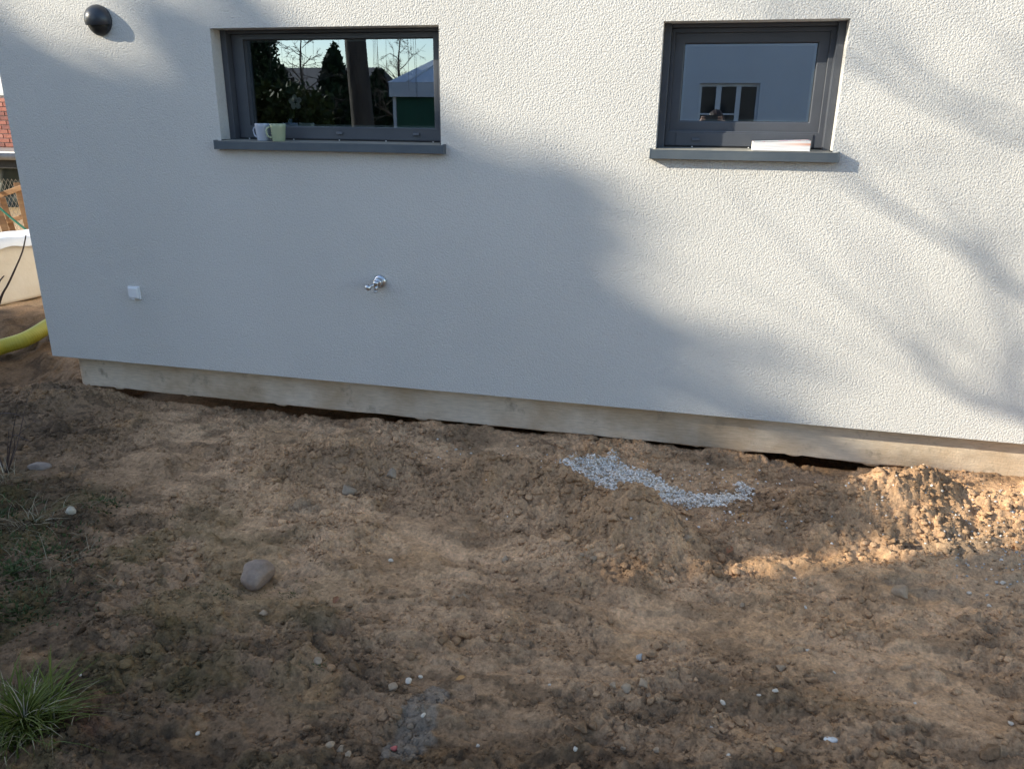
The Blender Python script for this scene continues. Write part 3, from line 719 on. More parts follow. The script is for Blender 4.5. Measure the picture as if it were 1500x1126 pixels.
# brick house far behind with its gutter and carport
bw = empty('brick_house', (0, 0, 0))
tag(bw, 'red brick house wall with a white band and dark gutter far beyond the corner', 'house')
BY = 9.0
bl = W(-60, 180, BY); br = W(60, 180, BY)
M['mortar'] = mat_var('mortar', (0.42, 0.39, 0.35), (0.52, 0.49, 0.45), 20, 0.9, 0.5, 90, 0.004)
zt_ = W(10, 143, BY).z; zb_ = W(10, 216, BY).z
MB().box(bl.x-3, br.x+1.0, BY+0.012, BY+0.3, gz(-9, 9)-0.3, zt_+0.03).build('wall', M['mortar'], bw)
MB().box(bl.x-3.1, br.x+1.1, BY-0.03, BY+0.35, zt_+0.031, zt_+0.09).build('sill_band', mat_var('grey_band', (0.45, 0.46, 0.46), (0.55, 0.55, 0.55), 8, 0.6), bw, bevel=0.006)
MB().box(bl.x-3.1, br.x+1.1, BY-0.01, BY+0.34, zt_+0.091, zt_+2.6).build('white_upper_wall', mat_var('white_paint', (0.74, 0.75, 0.76), (0.8, 0.8, 0.8), 4, 0.6), bw)
MB().box(bl.x-3.3, br.x+1.3, BY-0.5, BY+0.8, zt_+2.601, zt_+2.8).build('roof', mat_var('tile_red', (0.16, 0.07, 0.05), (0.22, 0.1, 0.07), 4, 0.8), bw, bevel=0.01)
brick_mats = [mat_var('brick_'+n, c0, c1, 14, 0.85, 0.6, 60, 0.004) for n, c0, c1 in (('red', (0.27, 0.085, 0.06), (0.36, 0.13, 0.09)), ('dark', (0.17, 0.06, 0.05), (0.25, 0.09, 0.07)), ('rose', (0.34, 0.13, 0.10), (0.42, 0.18, 0.13)))]
bmes = []
for k in range(3):
    mb = MB().box(-0.117, 0.117, -0.014, 0.03, -0.0335, 0.0335)
    bmesh.ops.bevel(mb.bm, geom=mb.bm.edges[:], offset=0.004, segments=1, affect='EDGES')
    me = bpy.data.meshes.new('brick'); mb.bm.to_mesh(me); mb.bm.free(); me.materials.append(brick_mats[k]); bmes.append(me)
course = 0.079
for r_ in range(12):
    z = zt_-0.045-r_*course
    x = bl.x-0.9+(0.124 if r_ % 2 else 0)
    while x < br.x+0.85:
        o = bpy.data.objects.new('brick', bmes[random.choice((0, 0, 1, 2))]); COL.objects.link(o); o.parent = bw
        o.location = (x, BY+0.004+random.uniform(-0.002, 0.002), z); x += 0.247
# gutter + dark carport roof edge in front of the wall
gy_ = 7.6
za = W(5, 222, gy_).z; zc = W(5, 236, gy_).z
cp = tag(empty('carport', (W(-40, 230, gy_).x, gy_, 0)), 'dark flat-roofed carport with a rounded metal edge before the brick house', 'carport')
cx0 = cp.location.x
def loc_box(x0, x1, y0, y1, z0, z1, name, mat, bev=0.004): return MB().box(x0, x1, y0, y1, z0, z1).build(name, mat, cp, bevel=bev)
M['zinc'] = mat_var('zinc', (0.24, 0.23, 0.22), (0.34, 0.33, 0.32), 5, 0.45, metallic=0.3)
loc_box(-3.0, 1.2, -0.0, 1.2, zc+0.02, za, 'roof_slab', M['zinc'], 0.02)
MB().tube([(-3.0, -0.06, zc+0.075), (1.2, -0.06, zc+0.075)], 0.055, 16).build('gutter', M['zinc'], cp, True)
loc_box(-3.0, 1.2, 0.03, 0.12, zc-0.12, zc+0.018, 'fascia', M['gasket'])
for xx in (-2.6, 1.0): loc_box(xx, xx+0.1, 0.06, 0.16, gz(cx0+xx, gy_)-0.05, zc-0.121, 'post', M['gasket'])
# tarpaulin hung under the carport: pale eyelet hem over a dark green sheet
TPY = 7.9
ta = W(-60, 250, TPY); tz1 = W(5, 237, TPY).z; tz2 = W(5, 247, TPY).z; tz0 = W(5, 312, TPY).z
t = tag(empty('tarpaulin', (ta.x-1.0, TPY, 0)), 'dark green tarpaulin with a pale eyelet hem hanging under the carport', 'tarpaulin')
def sheet(z0, z1, name, mat, amp, yo):
    a_ = np.linspace(0, 4.0, 120); b2_ = np.linspace(z0, z1, 24); A_, B_ = np.meshgrid(a_, b2_)
    Y_ = yo+amp*np.sin(A_*9+1.5*fbm(A_, B_, 0.8, 2, 320))*np.clip((tz1-B_)*2, 0, 1)+0.02*fbm(A_, B_, 0.4, 3, 322)
    id_ = np.arange(A_.size).reshape(A_.shape)
    me = np_mesh(name, np.stack([A_, Y_, B_], -1).reshape(-1, 3), np.stack([id_[:-1, :-1], id_[:-1, 1:], id_[1:, 1:], id_[1:, :-1]], -1).reshape(-1, 4))
    return link(name, me, mat, t, True)
sheet(min(tz0, gz(-9, 8)), tz2, 'sheet', mat_var('tarp_green', (0.012, 0.022, 0.018), (0.022, 0.036, 0.03), 4, 0.45), 0.05, 0.0)
sheet(tz2+0.002, tz1, 'hem', mat_var('tarp_hem', (0.17, 0.19, 0.15), (0.23, 0.25, 0.20), 6, 0.6), 0.05, -0.004)
for k in range(26):
    MB().lathe([(0.004, 0.0), (0.013, 0.0), (0.013, 0.003), (0.004, 0.003)], 12, Matrix.Translation((0.1+0.15*k, -0.03, tz2+0.03)) @ Matrix.Rotation(R(90), 4, 'X')).build('eyelet', M['gasket'], t)

# timber trestle of scrap planks leaning behind the pallet
M['timber'] = mat_var('timber', (0.24, 0.13, 0.06), (0.38, 0.22, 0.10), 4, 0.7, 0.4, 40, 0.004, stretch=(1, 1, 6))
t = tag(empty('timber_frame', (0, 0, 0)), 'leaning frame of orange-brown timber slats behind the wrapped pallet', 'timber frame')
TY = 3.6
def plank(u0, v0, u1, v1, wd, th, y0, y1, name='slat'):
    a = W(u0, v0, y0); b = W(u1, v1, y1); d = (b-a); ln_ = d.length; d.normalize()
    vdir = (CAM-(a+b)*0.5).normalized(); s_ = d.cross(vdir).normalized(); n_ = s_.cross(d).normalized()
    Mx = Matrix.Translation(a) @ Matrix((d, s_, n_)).transposed().to_4x4()
    return MB().box(0, ln_, -wd/2, wd/2, -th/2, th/2, Mx).build(name, M['timber'], t, bevel=0.004)
plank(-40, 300, 40, 272, 0.055, 0.03, TY-0.05, TY-0.05); plank(-40, 340, 48, 313, 0.050, 0.03, TY-0.05, TY-0.05)
plank(24, 268, 52, 380, 0.06, 0.03, TY, TY-0.2); plank(-14, 272, 24, 385, 0.07, 0.03, TY-0.10, TY-0.3); plank(-34, 300, 6, 385, 0.06, 0.03, TY-0.16, TY-0.28); plank(3, 290, 30, 372, 0.06, 0.02, TY+0.05, TY-0.1)
plank(52, 285, 62, 390, 0.05, 0.03, TY+0.03, TY-0.2)
# green cord, fence mesh
M['green'] = mat_var('green_cord', (0.01, 0.13, 0.08), (0.015, 0.17, 0.10), 20, 0.5)
mb = MB(); pts = []
for k in range(14):
    f = k/13; pts.append(W(-40+105*f, 268+88*f+4*math.sin(f*3.1), 3.35))
mb.tube(pts, 0.012, 8); o = mb.build('green_hose', M['green'], None, True); tag(o, 'thin green hose slung across the timber frame', 'hose')
# wire mesh fence in front of the carport
t = tag(empty('wire_fence', (0, 0, 0)), 'rusty wire mesh fence between the carport and the timber frame', 'fence')
M['wire'] = mat_var('wire', (0.20, 0.18, 0.15), (0.30, 0.27, 0.22), 20, 0.6, metallic=0.4)
FY = 4.6; x0f = W(-60, 300, FY).x; x1f = W(60, 300, FY).x+0.8
mb = MB()
zf0, zf1 = -0.05, W(5, 262, FY).z
k = x0f-2.0
while k < x1f:
    mb.tube([(k, FY, zf0), (k+(zf1-zf0)*0.6, FY, zf1)], 0.002, 4); mb.tube([(k+(zf1-zf0)*0.6, FY+0.004, zf0), (k, FY+0.004, zf1)], 0.002, 4); k += 0.06
mb.build('wire_mesh', M['wire'], t)
for xx in (x0f-0.3, x1f+0.3): MB().tube([(xx, FY+0.03, gz(xx, FY)-0.1), (xx, FY+0.03, zf1+0.05)], 0.02, 10).build('post', M['wire'], t, True)

# yellow corrugated drain pipe lying past the corner
M['yellow'] = mat_var('yellow_pipe', (0.42, 0.36, 0.03), (0.52, 0.46, 0.06), 6, 0.42, rvar=0.08)
cp_ = [G(-150, 560, -0.03), G(-60, 540, -0.02), G(0, 518, 0.0), G(40, 505, 0.03), G(75, 484, 0.07), G(110, 462, 0.10), G(150, 448, 0.08), G(210, 440, 0.05)]
def spline(pts, n):
    out = []
    P = [pts[0]]+list(pts)+[pts[-1]]
    for i in range(1, len(P)-2):
        for k in range(n):
            u = k/n; p0, p1, p2, p3 = P[i-1], P[i], P[i+1], P[i+2]
            out.append(0.5*((2*p1)+(p2-p0)*u+(2*p0-5*p1+4*p2-p3)*u*u+(3*p1-p0-3*p2+p3)*u**3))
    out.append(P[-2]); return out
sp_ = spline(cp_, 40)
# resample evenly for the corrugation
acc = [sp_[0]]; step = 0.0055; carry = 0.0
for a, b in zip(sp_, sp_[1:]):
    L_ = (b-a).length; d = step-carry
    while d <= L_:
        acc.append(a+(b-a)*(d/L_)); d += step
    carry = (carry+L_) % step
rad = 0.052
mb = MB(); mb.tube([p+Vector((0, 0, rad-0.01)) for p in acc], [rad*(1.0 if (k % 3) else 0.955) for k in range(len(acc))], 18)
o = mb.build('drain_pipe', M['yellow'], None, True); tag(o, 'yellow corrugated drain pipe curving round the house corner', 'pipe')

# ------------------------------------------------------------------ trees, hedges and houses behind the photographer
M['bark'] = mat_var('bark', (0.045, 0.035, 0.028), (0.10, 0.08, 0.062), 9, 0.9, 1.0, 22, 0.03, stretch=(1, 1, 0.25))
M['needle'] = mat_leaf('needle', (0.012, 0.022, 0.010), (0.030, 0.050, 0.020))
M['needle2'] = mat_leaf('needle2', (0.030, 0.045, 0.012), (0.085, 0.095, 0.025))
M['twig'] = mat_var('twig', (0.06, 0.042, 0.035), (0.11, 0.08, 0.065), 20, 0.85)
def leaf_quads(P, size, rg, droop=0.0, elong=2.0):
    n = len(P)
    d = rg.normal(size=(n, 3)); d[:, 2] -= droop; d /= np.linalg.norm(d, axis=1, keepdims=True)
    e = np.cross(d, rg.normal(size=(n, 3))); e /= np.linalg.norm(e, axis=1, keepdims=True)
    s = (size*rg.uniform(0.6, 1.4, n))[:, None]
    V = np.stack([P-d*s*elong*0.5, P+e*s*0.5, P+d*s*elong*0.5, P-e*s*0.5], 1).reshape(-1, 3)
    return V, np.arange(n*4).reshape(-1, 4)
def conifer(x, y, top, rbase, n, label, seed, leaf=0.22, z0=0.3, mat='needle', group=None, profile=1.0):
    rg = np.random.default_rng(seed); g0 = gz(x, y)
    t = tag(empty('conifer', (x, y, g0)), label, 'tree', group)
    h = top-g0
    MB().tube([(0, 0, -0.2), (0.03, 0.02, h*0.5), (0, 0, h*0.97)], [0.03*h**0.9*0.6+0.05, 0.06+0.008*h, 0.02], 10).build('trunk', M['bark'], t, True)
    # boughs in whorls, each carrying sprays of needles
    nb = int(60+h*16); tb = rg.uniform(0, 1, nb)**0.85; az = rg.uniform(0, 2*np.pi, nb)
    lenb = rbase*np.clip((1-tb), 0.02, 1)**profile*rg.uniform(0.78, 1.08, nb)+0.06
    pick = rg.choice(nb, n, p=lenb/lenb.sum()); f = rg.uniform(0.0, 1, n)**0.6
    spread = 0.10+0.16*f*lenb[pick]
    a = az[pick]+rg.normal(size=n)*0.20; r = lenb[pick]*f
    z = z0+(h-z0)*tb[pick]-r*0.22+0.10*f*f*lenb[pick]+rg.normal(size=n)*0.08*(1+lenb[pick]*0.4)
    P = np.stack([r*np.cos(a), r*np.sin(a), np.maximum(z, 0.1)], 1)+rg.normal(size=(n, 3))*0.05
    V, Fq = leaf_quads(P, leaf, rg, 0.4)
    link('crown', np_mesh('crown', V, Fq), M[mat], t)
    return t
def bush(x, y, blobs, n, label, cat, name, seed, leaf, mat, group=None, trunk=None):
    """blobs: (dx, dy, z, rx, ry, rz)"""
    rg = np.random.default_rng(seed); g0 = gz(x, y)
    t = tag(empty(name, (x, y, g0)), label, cat, group)
    vol = np.array([b[3]*b[4]*b[5] for b in blobs])**0.67; pk = rg.choice(len(blobs), n, p=vol/vol.sum())
    B = np.array(blobs)[pk]; d = rg.normal(size=(n, 3)); d /= np.linalg.norm(d, axis=1, keepdims=True)
    rr = rg.uniform(0.25, 1.0, n)**0.45*(1+0.12*rg.normal(size=n))
    P = B[:, :3]+d*B[:, 3:]*rr[:, None]; P[:, 2] = np.maximum(P[:, 2], 0.05)
    V, Fq = leaf_quads(P, leaf, rg)
    link('crown', np_mesh('crown', V, Fq), M[mat], t)
    mb = MB(); hi = max(b[2] for b in blobs)
    mb.tube([(0, 0, -0.2), (0.05, 0.02, hi*0.5), (0, 0, hi)], [0.12+0.01*hi, 0.1, 0.03], 8)
    mb.build('trunk', M['bark'], t, True)
    return t
# shade trees towards the sun (their shadow covers the lower left of the facade)
GS = 'tall conifers towards the sun'
def shade_tree(X, Z, q, slope, n, label, seed, prof=1.0, leaf=0.2):
    p = VW(X, Z, q); g0 = gz(p.x, p.y); h = p.z-g0
    conifer(p.x, p.y, p.z, h/slope*0.385, n, label, seed, leaf, 0.4, 'needle', GS, prof)
shade_tree(-1.55, 1.60, 7.2, 0.90, 19000, 'tall broad conifer of the row towards the sun, at the end', 501, 0.61, 0.18)
shade_tree(-2.6, 1.32, 7.5, 1.0, 6000, 'slim conifer of the row towards the sun, next to the broad one', 504, 0.8)
shade_tree(-4.55, 2.9, 7.6, 1.35, 15000, 'tallest slim conifer of the row towards the sun', 502)
shade_tree(-6.3, 2.6, 7.0, 1.2, 14000, 'slim conifer of the row towards the sun, behind the tallest', 503)
# unseen evergreen column, added and sized to shade the ground behind the earth ridge
tq = 5.0; tp = VW(1.43, -0.27, tq); th_ = tp.z-gz(tp.x, tp.y)
bush(tp.x, tp.y, [(dx_, dy_, z_, 0.38, 0.38, 0.42) for dx_, dy_ in ((-0.12, -0.05), (0.12, 0.05)) for z_ in np.arange(0.4, th_-0.35, 0.35)], 34000, 'tall narrow dark evergreen column out of view, added to shade the ground', 'shade_column', 'shade_column', 520, 0.10, 'needle')

# bare tree close to the sun path: its stem and limbs throw the soft lines on the right
TQ = 3.2
def bare_tree():
    b = VW(3.12, -3.6, TQ); b.z = gz(b.x, b.y)
    t = tag(empty('bare_tree', (0, 0, 0)), 'bare garden tree with long arching limbs beside the added shade building', 'tree')
    def P(X, Z, dq=0.0): return VW(X, Z, TQ+dq)
    MB().tube(spline([Vector((b.x, b.y, b.z-0.2)), P(3.12, -2.6), P(3.10, -1.4), P(3.08, -0.6), P(3.04, 0.10), P(2.92, 0.62)], 6), [0.14]*6+[0.115]*6+[0.105]*6+[0.10]*6+[0.085]*6+[0.06], 14).build('trunk', M['bark'], t, True)
    def limb(pts, r0, r1, n=8, seed=0):
        sp = spline([P(*p) for p in pts], n); rr = [r0+(r1-r0)*k/(len(sp)-1) for k in range(len(sp))]
        MB().tube(sp, rr, 8).build('limb', M['bark'], t, True); return sp
    L1 = limb([(2.96, 0.45), (2.2, 0.62), (1.75, 0.68), (1.35, 0.87), (1.11, 1.03, .1), (0.85, 1.17, .15), (0.60, 1.32, .2), (0.35, 1.75, .2), (0.2, 2.3, .2)], 0.024, 0.006)
    L2 = limb([(2.92, 0.60), (2.3, 1.1), (1.8, 1.35), (1.23, 1.48), (1.02, 1.555), (0.83, 1.63), (0.53, 1.79), (0.2, 2.0), (-0.1, 2.4)], 0.017, 0.005)
    L3 = limb([(1.8, 1.36), (1.21, 1.57), (1.0, 1.635), (0.756, 1.75), (0.5, 1.95), (0.28, 2.0)], 0.010, 0.004)
    L4 = limb([(2.94, 0.5), (3.0, 1.2), (3.0, 1.9), (3.0, 2.8)], 0.04, 0.012)
    L5 = limb([(3.04, 0.1), (2.3, 0.16), (1.75, 0.20), (1.45, 0.33), (1.27, 0.36), (1.12, 0.45), (0.95, 0.60)], 0.042, 0.008)
    L6 = limb([(1.5, 0.30), (1.42, 0.48), (1.38, 0.68), (1.2, 0.95)], 0.022, 0.006)
    rg = random.Random(5); mb = MB()
    for Ls in (L1, L2, L3, L4, L5, L5, L6):
        for k in range(10, len(Ls)-1, 5):
            p = Ls[k]; d = (Ls[k+1]-Ls[k-1]).normalized(); up = Vector((rg.uniform(-1, 1), rg.uniform(-.6, .6), rg.uniform(0.2, 1.2))).normalized()
            q = [p+(d*0.5+up*0.6)*l+Vector((0, 0, 0.05*l*l)) for l in (0, 0.2, 0.45, 0.7)]
            mb.tube(q, [0.006, 0.005, 0.0035, 0.002], 5)
    mb.build('twigs', M['twig'], t)
bare_tree()

# unseen building, added and turned so its corner cuts sunlight off the near ground
oc = Vector((-6.844, -3.985, 0)); 
t = tag(empty('shade_building', (oc.x, oc.y, gz(oc.x, oc.y)), math.atan2(1.0, 2.4)), 'plain rendered flat-roofed building out of view, added to shade the near ground', 'building')
M['render_grey'] = mat_stucco('render_grey', (0.40, 0.385, 0.35), (0.45, 0.43, 0.40))
MB().box(-4.0, 0, -1.9, 0, -0.2, 4.1).build('wall', M['render_grey'], t)
MB().box(-4.04, 0.04, -1.94, 0.01, 4.101, 4.22).build('roof', M['zinc'], t, bevel=0.01)
MB().box(-1.8, -0.1, 0.003, 0.8, -0.2, 3.10).build('shade_annex', M['render_grey'], t)  # unseen annex, added to stop the sunlit ground strip at its left end
MB().box(-1.85, -0.05, 0.003, 0.84, 3.101, 3.14).build('shade_annex_roof', M['zinc'], t)
MB().box(0.001, 0.04, -1.6, -0.7, 0.05, 2.1).build('door', mat_var('door_green', (0.06, 0.1, 0.07), (0.08, 0.13, 0.09), 5, 0.5), t, bevel=0.005)

# neighbour's white house opposite, mirrored in the right-hand pane
NY = 13.0
nl = REFL(1025, 122, NY); nr = REFL(1108, 180, NY)
nh = tag(empty('neighbour_house', (0, 0, 0)), 'white rendered house opposite with a white three-part window, seen mirrored', 'house')
M['white_render'] = mat_stucco('white_render', (0.70, 0.72, 0.75), (0.75, 0.77, 0.80))
nx0, nx1 = sorted((nl.x, nr.x)); nz1 = nl.z; nz0 = nz1-1.25
hx0, hx1, hz = -3.4, 9.0, 6.2
mb = MB(); bm = mb.bm
xs = [hx0, nx0, nx1, hx1]; zs = [-0.3, nz0, nz1, hz]
vg = {(i, k): bm.verts.new((x, -NY, z)) for i, x in enumerate(xs) for k, z in enumerate(zs)}
for i in range(3):
    for k in range(3):
        if (i, k) != (1, 1): bm.faces.new((vg[i, k], vg[i+1, k], vg[i+1, k+1], vg[i, k+1]))
a = [vg[1, 1], vg[2, 1], vg[2, 2], vg[1, 2]]; b = [bm.verts.new((v.co.x, -NY-0.16, v.co.z)) for v in a]
for k in range(4): bm.faces.new((a[k], b[k], b[(k+1) % 4], a[(k+1) % 4]))
cc = [bm.verts.new(p) for p in ((hx0, -NY-8, -0.3), (hx1, -NY-8, -0.3), (hx1, -NY-8, hz), (hx0, -NY-8, hz))]
bm.faces.new(cc); bm.faces.new((vg[0, 0], vg[0, 1], vg[0, 2], vg[0, 3], cc[3], cc[0])); bm.faces.new((vg[3, 0], vg[3, 1], vg[3, 2], vg[3, 3], cc[2], cc[1]))
mb.build('wall', M['white_render'], nh)
mb = MB(); ym = -NY-4
mb.poly([(hx0-0.5, -NY+0.5, hz-0.1), (hx1+0.5, -NY+0.5, hz-0.1), (hx1+0.5, ym, hz+3), (hx0-0.5, ym, hz+3)]).poly([(hx0-0.5, -NY-8.5, hz-0.1), (hx1+0.5, -NY-8.5, hz-0.1), (hx1+0.5, ym, hz+3), (hx0-0.5, ym, hz+3)]).poly([(hx0-0.5, -NY+0.5, hz-0.1), (hx0-0.5, ym, hz+3), (hx0-0.5, -NY-8.5, hz-0.1)]).poly([(hx1+0.5, -NY+0.5, hz-0.1), (hx1+0.5, ym, hz+3), (hx1+0.5, -NY-8.5, hz-0.1)])
mb.build('roof', mat_var('rooftile', (0.14, 0.06, 0.045), (0.2, 0.09, 0.065), 6, 0.8), nh)
nw = empty('window'); nw.parent = nh
wl = nx1-nx0; M['white_frame'] = mat_var('white_frame', (0.74, 0.76, 0.79), (0.8, 0.82, 0.84), 5, 0.4)
mir = lambda f: nx0+wl*f
MB().frame(nx0+0.002, nx1-0.002, nz0+0.002, nz1-0.002, 0.05, 0.05, 0.06, 0.06, -NY-0.09, -NY-0.15).build('frame', M['white_frame'], nw)
for f, ww in ((0.33, 0.10), (0.66, 0.09)): MB().box(mir(f)-ww/2, mir(f)+ww/2, -NY-0.145, -NY-0.075, nz0+0.063, nz1-0.063).build('mullion', M['white_frame'], nw)
MB().box(nx0+0.053, mir(0.66)-0.05, -NY-0.138, -NY-0.10, nz0+0.66, nz0+0.69).build('glazing_bar', M['white_frame'], nw)
MB().poly([(nx0, -NY-0.142, nz0), (nx1, -NY-0.142, nz0), (nx1, -NY-0.142, nz1), (nx0, -NY-0.142, nz1)]).build('pane', mat_var('dark_glass', (0.02, 0.024, 0.026), (0.035, 0.04, 0.042), 1.5, 0.06), nw)
MB().box(nx0-0.05, nx1+0.05, -NY-0.07, -NY+0.06, nz0-0.05, nz0-0.001).build('sill', M['zinc'], nw)

# garden pavilion with a white hip roof and green sides
PVY = 11.0
pc = REFL(578, 134, PVY)
t = tag(empty('garden_pavilion', (pc.x+1.5, -PVY-1.5, gz(pc.x+1.5, -PVY-1.5))), 'garden pavilion with white hip roof and dark green side cloths, seen mirrored', 'pavilion')
g0 = t.location.z; ez = pc.z-g0; rz_ = ez+1.0
M['canvas'] = mat_var('canvas', (0.60, 0.63, 0.68), (0.70, 0.73, 0.77), 3, 0.7); M['green_cloth'] = mat_var('green_cloth', (0.02, 0.085, 0.05), (0.03, 0.11, 0.065), 4, 0.8)
for k in range(4):
    Mk = Matrix.Rotation(R(90)*k, 4, 'Z')
    MB().poly([Mk @ Vector(p) for p in ((-1.6, 1.6, ez+0.16), (1.6, 1.6, ez+0.16), (0, 0, rz_+0.16))]).build('roof_panel', M['canvas'], t)
    MB().box(-1.6, 1.6, 1.575, 1.6, ez-0.10, ez+0.158, Mk).build('valance', M['canvas'], t)
    MB().box(-1.46, 1.46, 1.50, 1.52, 0.03, ez-0.08, Mk).build('side_cloth', M['green_cloth'], t)
    MB().box(1.47, 1.53, 1.47, 1.53, -0.1, ez+0.05, Mk).build('post', M['white_frame'], t)
for k in range(5):
    f = -1.2+0.6*k
    MB().tube([(f, 1.6, ez+0.175), (f*0.1, 0.12, rz_+0.10)], 0.022, 6).build('roof_rib', M['canvas'], t)

# willow with a thick trunk and hanging rods
wp = REFL(530, 150, 6.4)
def willow():
    g0 = gz(wp.x, wp.y)
    t = tag(empty('willow_tree', (wp.x, wp.y, g0)), 'willow with a thick furrowed trunk and bare hanging rods, seen mirrored', 'tree')
    sp = spline([Vector((0, 0, -0.3)), Vector((0.01, 0, 1.2)), Vector((-0.05, 0, 2.6)), Vector((-0.05, 0, 4.2))], 8)
    MB().tube(sp, [0.17-0.05*k/(len(sp)-1) for k in range(len(sp))], 20).build('trunk', M['bark'], t, True)
    rg = random.Random(12); tw = MB()
    for k in range(9):
        a = rg.uniform(0, 2*math.pi); l = rg.uniform(1.2, 2.6)
        e = Vector((math.cos(a)*l, math.sin(a)*l*0.8, 4.2+rg.uniform(0.6, 1.8)))
        lp = spline([Vector((-0.05, 0, 3.6+0.06*k)), Vector((e.x*0.4, e.y*0.4, 4.6)), e], 6)
        MB().tube(lp, [0.08-0.06*j/(len(lp)-1) for j in range(len(lp))], 8).build('limb', M['bark'], t, True)
        for j in range(9):
            s0 = lp[rg.randint(4, len(lp)-1)]; dx_, dy_ = rg.uniform(-1.6, 1.6), rg.uniform(-0.8, 0.8); dl = rg.uniform(1.2, 3.4)
            rod = [s0, s0+Vector((dx_*0.6, dy_*0.6, 0.05)), s0+Vector((dx_, dy_, -0.4*dl)), s0+Vector((dx_*1.1, dy_*1.1, -dl))]
            tw.tube(spline(rod, 3), [0.006-0.0045*q_/9 for q_ in range(10)], 4)
    tw.build('hanging_rods', M['twig'], t)
willow()
# conifers and shrubs mirrored in the wide pane
GB = 'garden trees mirrored in the wide window'
def mirr_conifer(u, vtop, Y, rad, n, label, seed, leaf=0.14, mat='needle', prof=0.9):
    p = REFL(u, vtop, Y); conifer(p.x, p.y, p.z, rad, n, label, seed, leaf, 0.3, mat, GB, prof)
p = REFL(372, 100, 12); hz_ = REFL(372, 60, 12).z-gz(p.x, p.y); r5 = random.Random(44)
bush(p.x, p.y, [(r5.uniform(-0.75, 0.75)*(1-0.4*f_), r5.uniform(-0.5, 0.5), 0.5+f_*hz_*1.15, 0.42*(1.1-0.4*f_), 0.4, 0.30) for f_ in [k_/26 for k_ in range(27)]], 22000, 'tall ragged dark evergreen behind the yellow-green hedge, seen mirrored', 'tree', 'evergreen_tree', 601, 0.045, 'needle', GB)
def twig_tree(u, vtop, Y, label, seed, r0):
    pt = REFL(u, vtop, Y); g0 = gz(pt.x, pt.y); h = pt.z-g0; rr_ = random.Random(seed)
    t = tag(empty('bare_birch', (pt.x, pt.y, g0)), label, 'tree', GB); mb = MB()
    MB().tube(spline([Vector((0, 0, -0.2)), Vector((0.05, 0, h*0.4)), Vector((-0.05, 0.05, h*0.75)), Vector((0.05, 0, h))], 4), [r0*(1-0.075*k_) for k_ in range(13)], 8).build('trunk', M['bark'], t, True)
    def grow(p, d, l, r, dep):
        q = p+d*l; m = (p+q)*0.5+Vector((rr_.uniform(-1, 1), rr_.uniform(-1, 1), rr_.uniform(-.5, .5)))*l*0.06
        mb.tube([p, m, q], [r, r*0.85, r*0.65], 4, False)
        if dep == 0: return
        for _ in range(3 if dep > 1 else 4):
            e = (d*0.8+Vector((rr_.gauss(0, 0.55), rr_.gauss(0, 0.55), rr_.gauss(0.0, 0.4)))).normalized()
            s_ = p.lerp(q, rr_.uniform(0.4, 1.0)); grow(s_, e, l*rr_.uniform(0.55, 0.8), max(r*0.55, 0.004), dep-1)
    for k_ in range(13):
        f_ = 0.3+0.68*k_/12; a_ = k_*2.4; grow(Vector((0, 0, h*f_)), Vector((math.cos(a_), math.sin(a_), 0.7)).normalized(), h*0.24*(1.2-f_), r0*0.35*(1.3-f_), 3)
    mb.build('branches', M['twig'], t)
twig_tree(440, 40, 16, 'bare birch with fine twigs between the evergreen and the pointed conifer, seen mirrored', 71, 0.07)
twig_tree(585, 50, 19, 'bare birch with fine twigs behind the pavilion, seen mirrored', 72, 0.08)
mirr_conifer(395, 95, 17, 1.5, 12000, 'rounded dark conifer beside the big dark conifer, seen mirrored', 602, 0.10, prof=0.55)
mirr_conifer(488, 70, 24, 1.35, 16000, 'pointed conifer between the rods of the willow, seen mirrored', 603, 0.12)
mirr_conifer(553, 108, 26, 1.6, 14000, 'small pointed conifer behind the pavilion, seen mirrored', 604, 0.12)
mirr_conifer(610, 112, 27, 2.2, 12000, 'broad low conifer above the pavilion roof, seen mirrored', 605, 0.12, prof=0.7)
p = REFL(398, 128, 8.2)
bush(p.x, p.y, [(dx_, 0, z_, 0.45, 0.5, 0.5) for dx_ in (-0.7, -0.25, 0.2, 0.6) for z_ in (0.5, 1.1, p.z-gz(p.x, p.y)-0.45)], 9000, 'clipped yellow-green hedge block below the dark conifers, seen mirrored', 'hedge', 'hedge', 610, 0.06, 'needle2')
# far tree belt and house roofs behind the garden
for k in range(9):
    x = -34+k*4.6+rng.uniform(-1, 1); y = -38-rng.uniform(0, 6); h = rng.uniform(2.0, 3.0)
    bush(x, y, [(rng.uniform(-1.6, 1.6), rng.uniform(-1, 1), h*rng.uniform(0.35, 0.85), 1.9, 1.5, h*0.35) for _ in range(6)], 2600, 'dark evergreen shrub of the far belt behind the gardens', 'shrub', 'shrub', 640+k, 0.22, 'needle', 'far belt of evergreen shrubs')
for k, (x, y, h, w_) in enumerate(((-24, 17, 5.0, 2.6), (-19.5, 18, 6.2, 2.8), (-15.2, 17.5, 4.6, 2.4), (-11, 19, 5.6, 2.6), (-28.5, 14, 5.4, 2.8))):
    bush(x, y, [(rng.uniform(-w_, w_)*0.6, rng.uniform(-1, 1), h*rng.uniform(0.3, 0.85), w_*0.6, 1.4, h*0.22) for _ in range(9)], 5000, 'leafy garden tree in the row behind the brick house', 'tree', 'garden_tree', 680+k, 0.16, 'needle2', 'trees behind the brick house')
p = REFL(470, 132, 30)
t = tag(empty('far_house', (p.x, p.y, gz(p.x, p.y))), 'low dark-roofed house far behind the gardens, seen mirrored', 'house')
MB().box(-3.2, 2.6, -3, 3, -0.2, 2.5).build('wall', mat_var('tanwall', (0.16, 0.15, 0.14), (0.2, 0.19, 0.17), 3, 0.8), t)
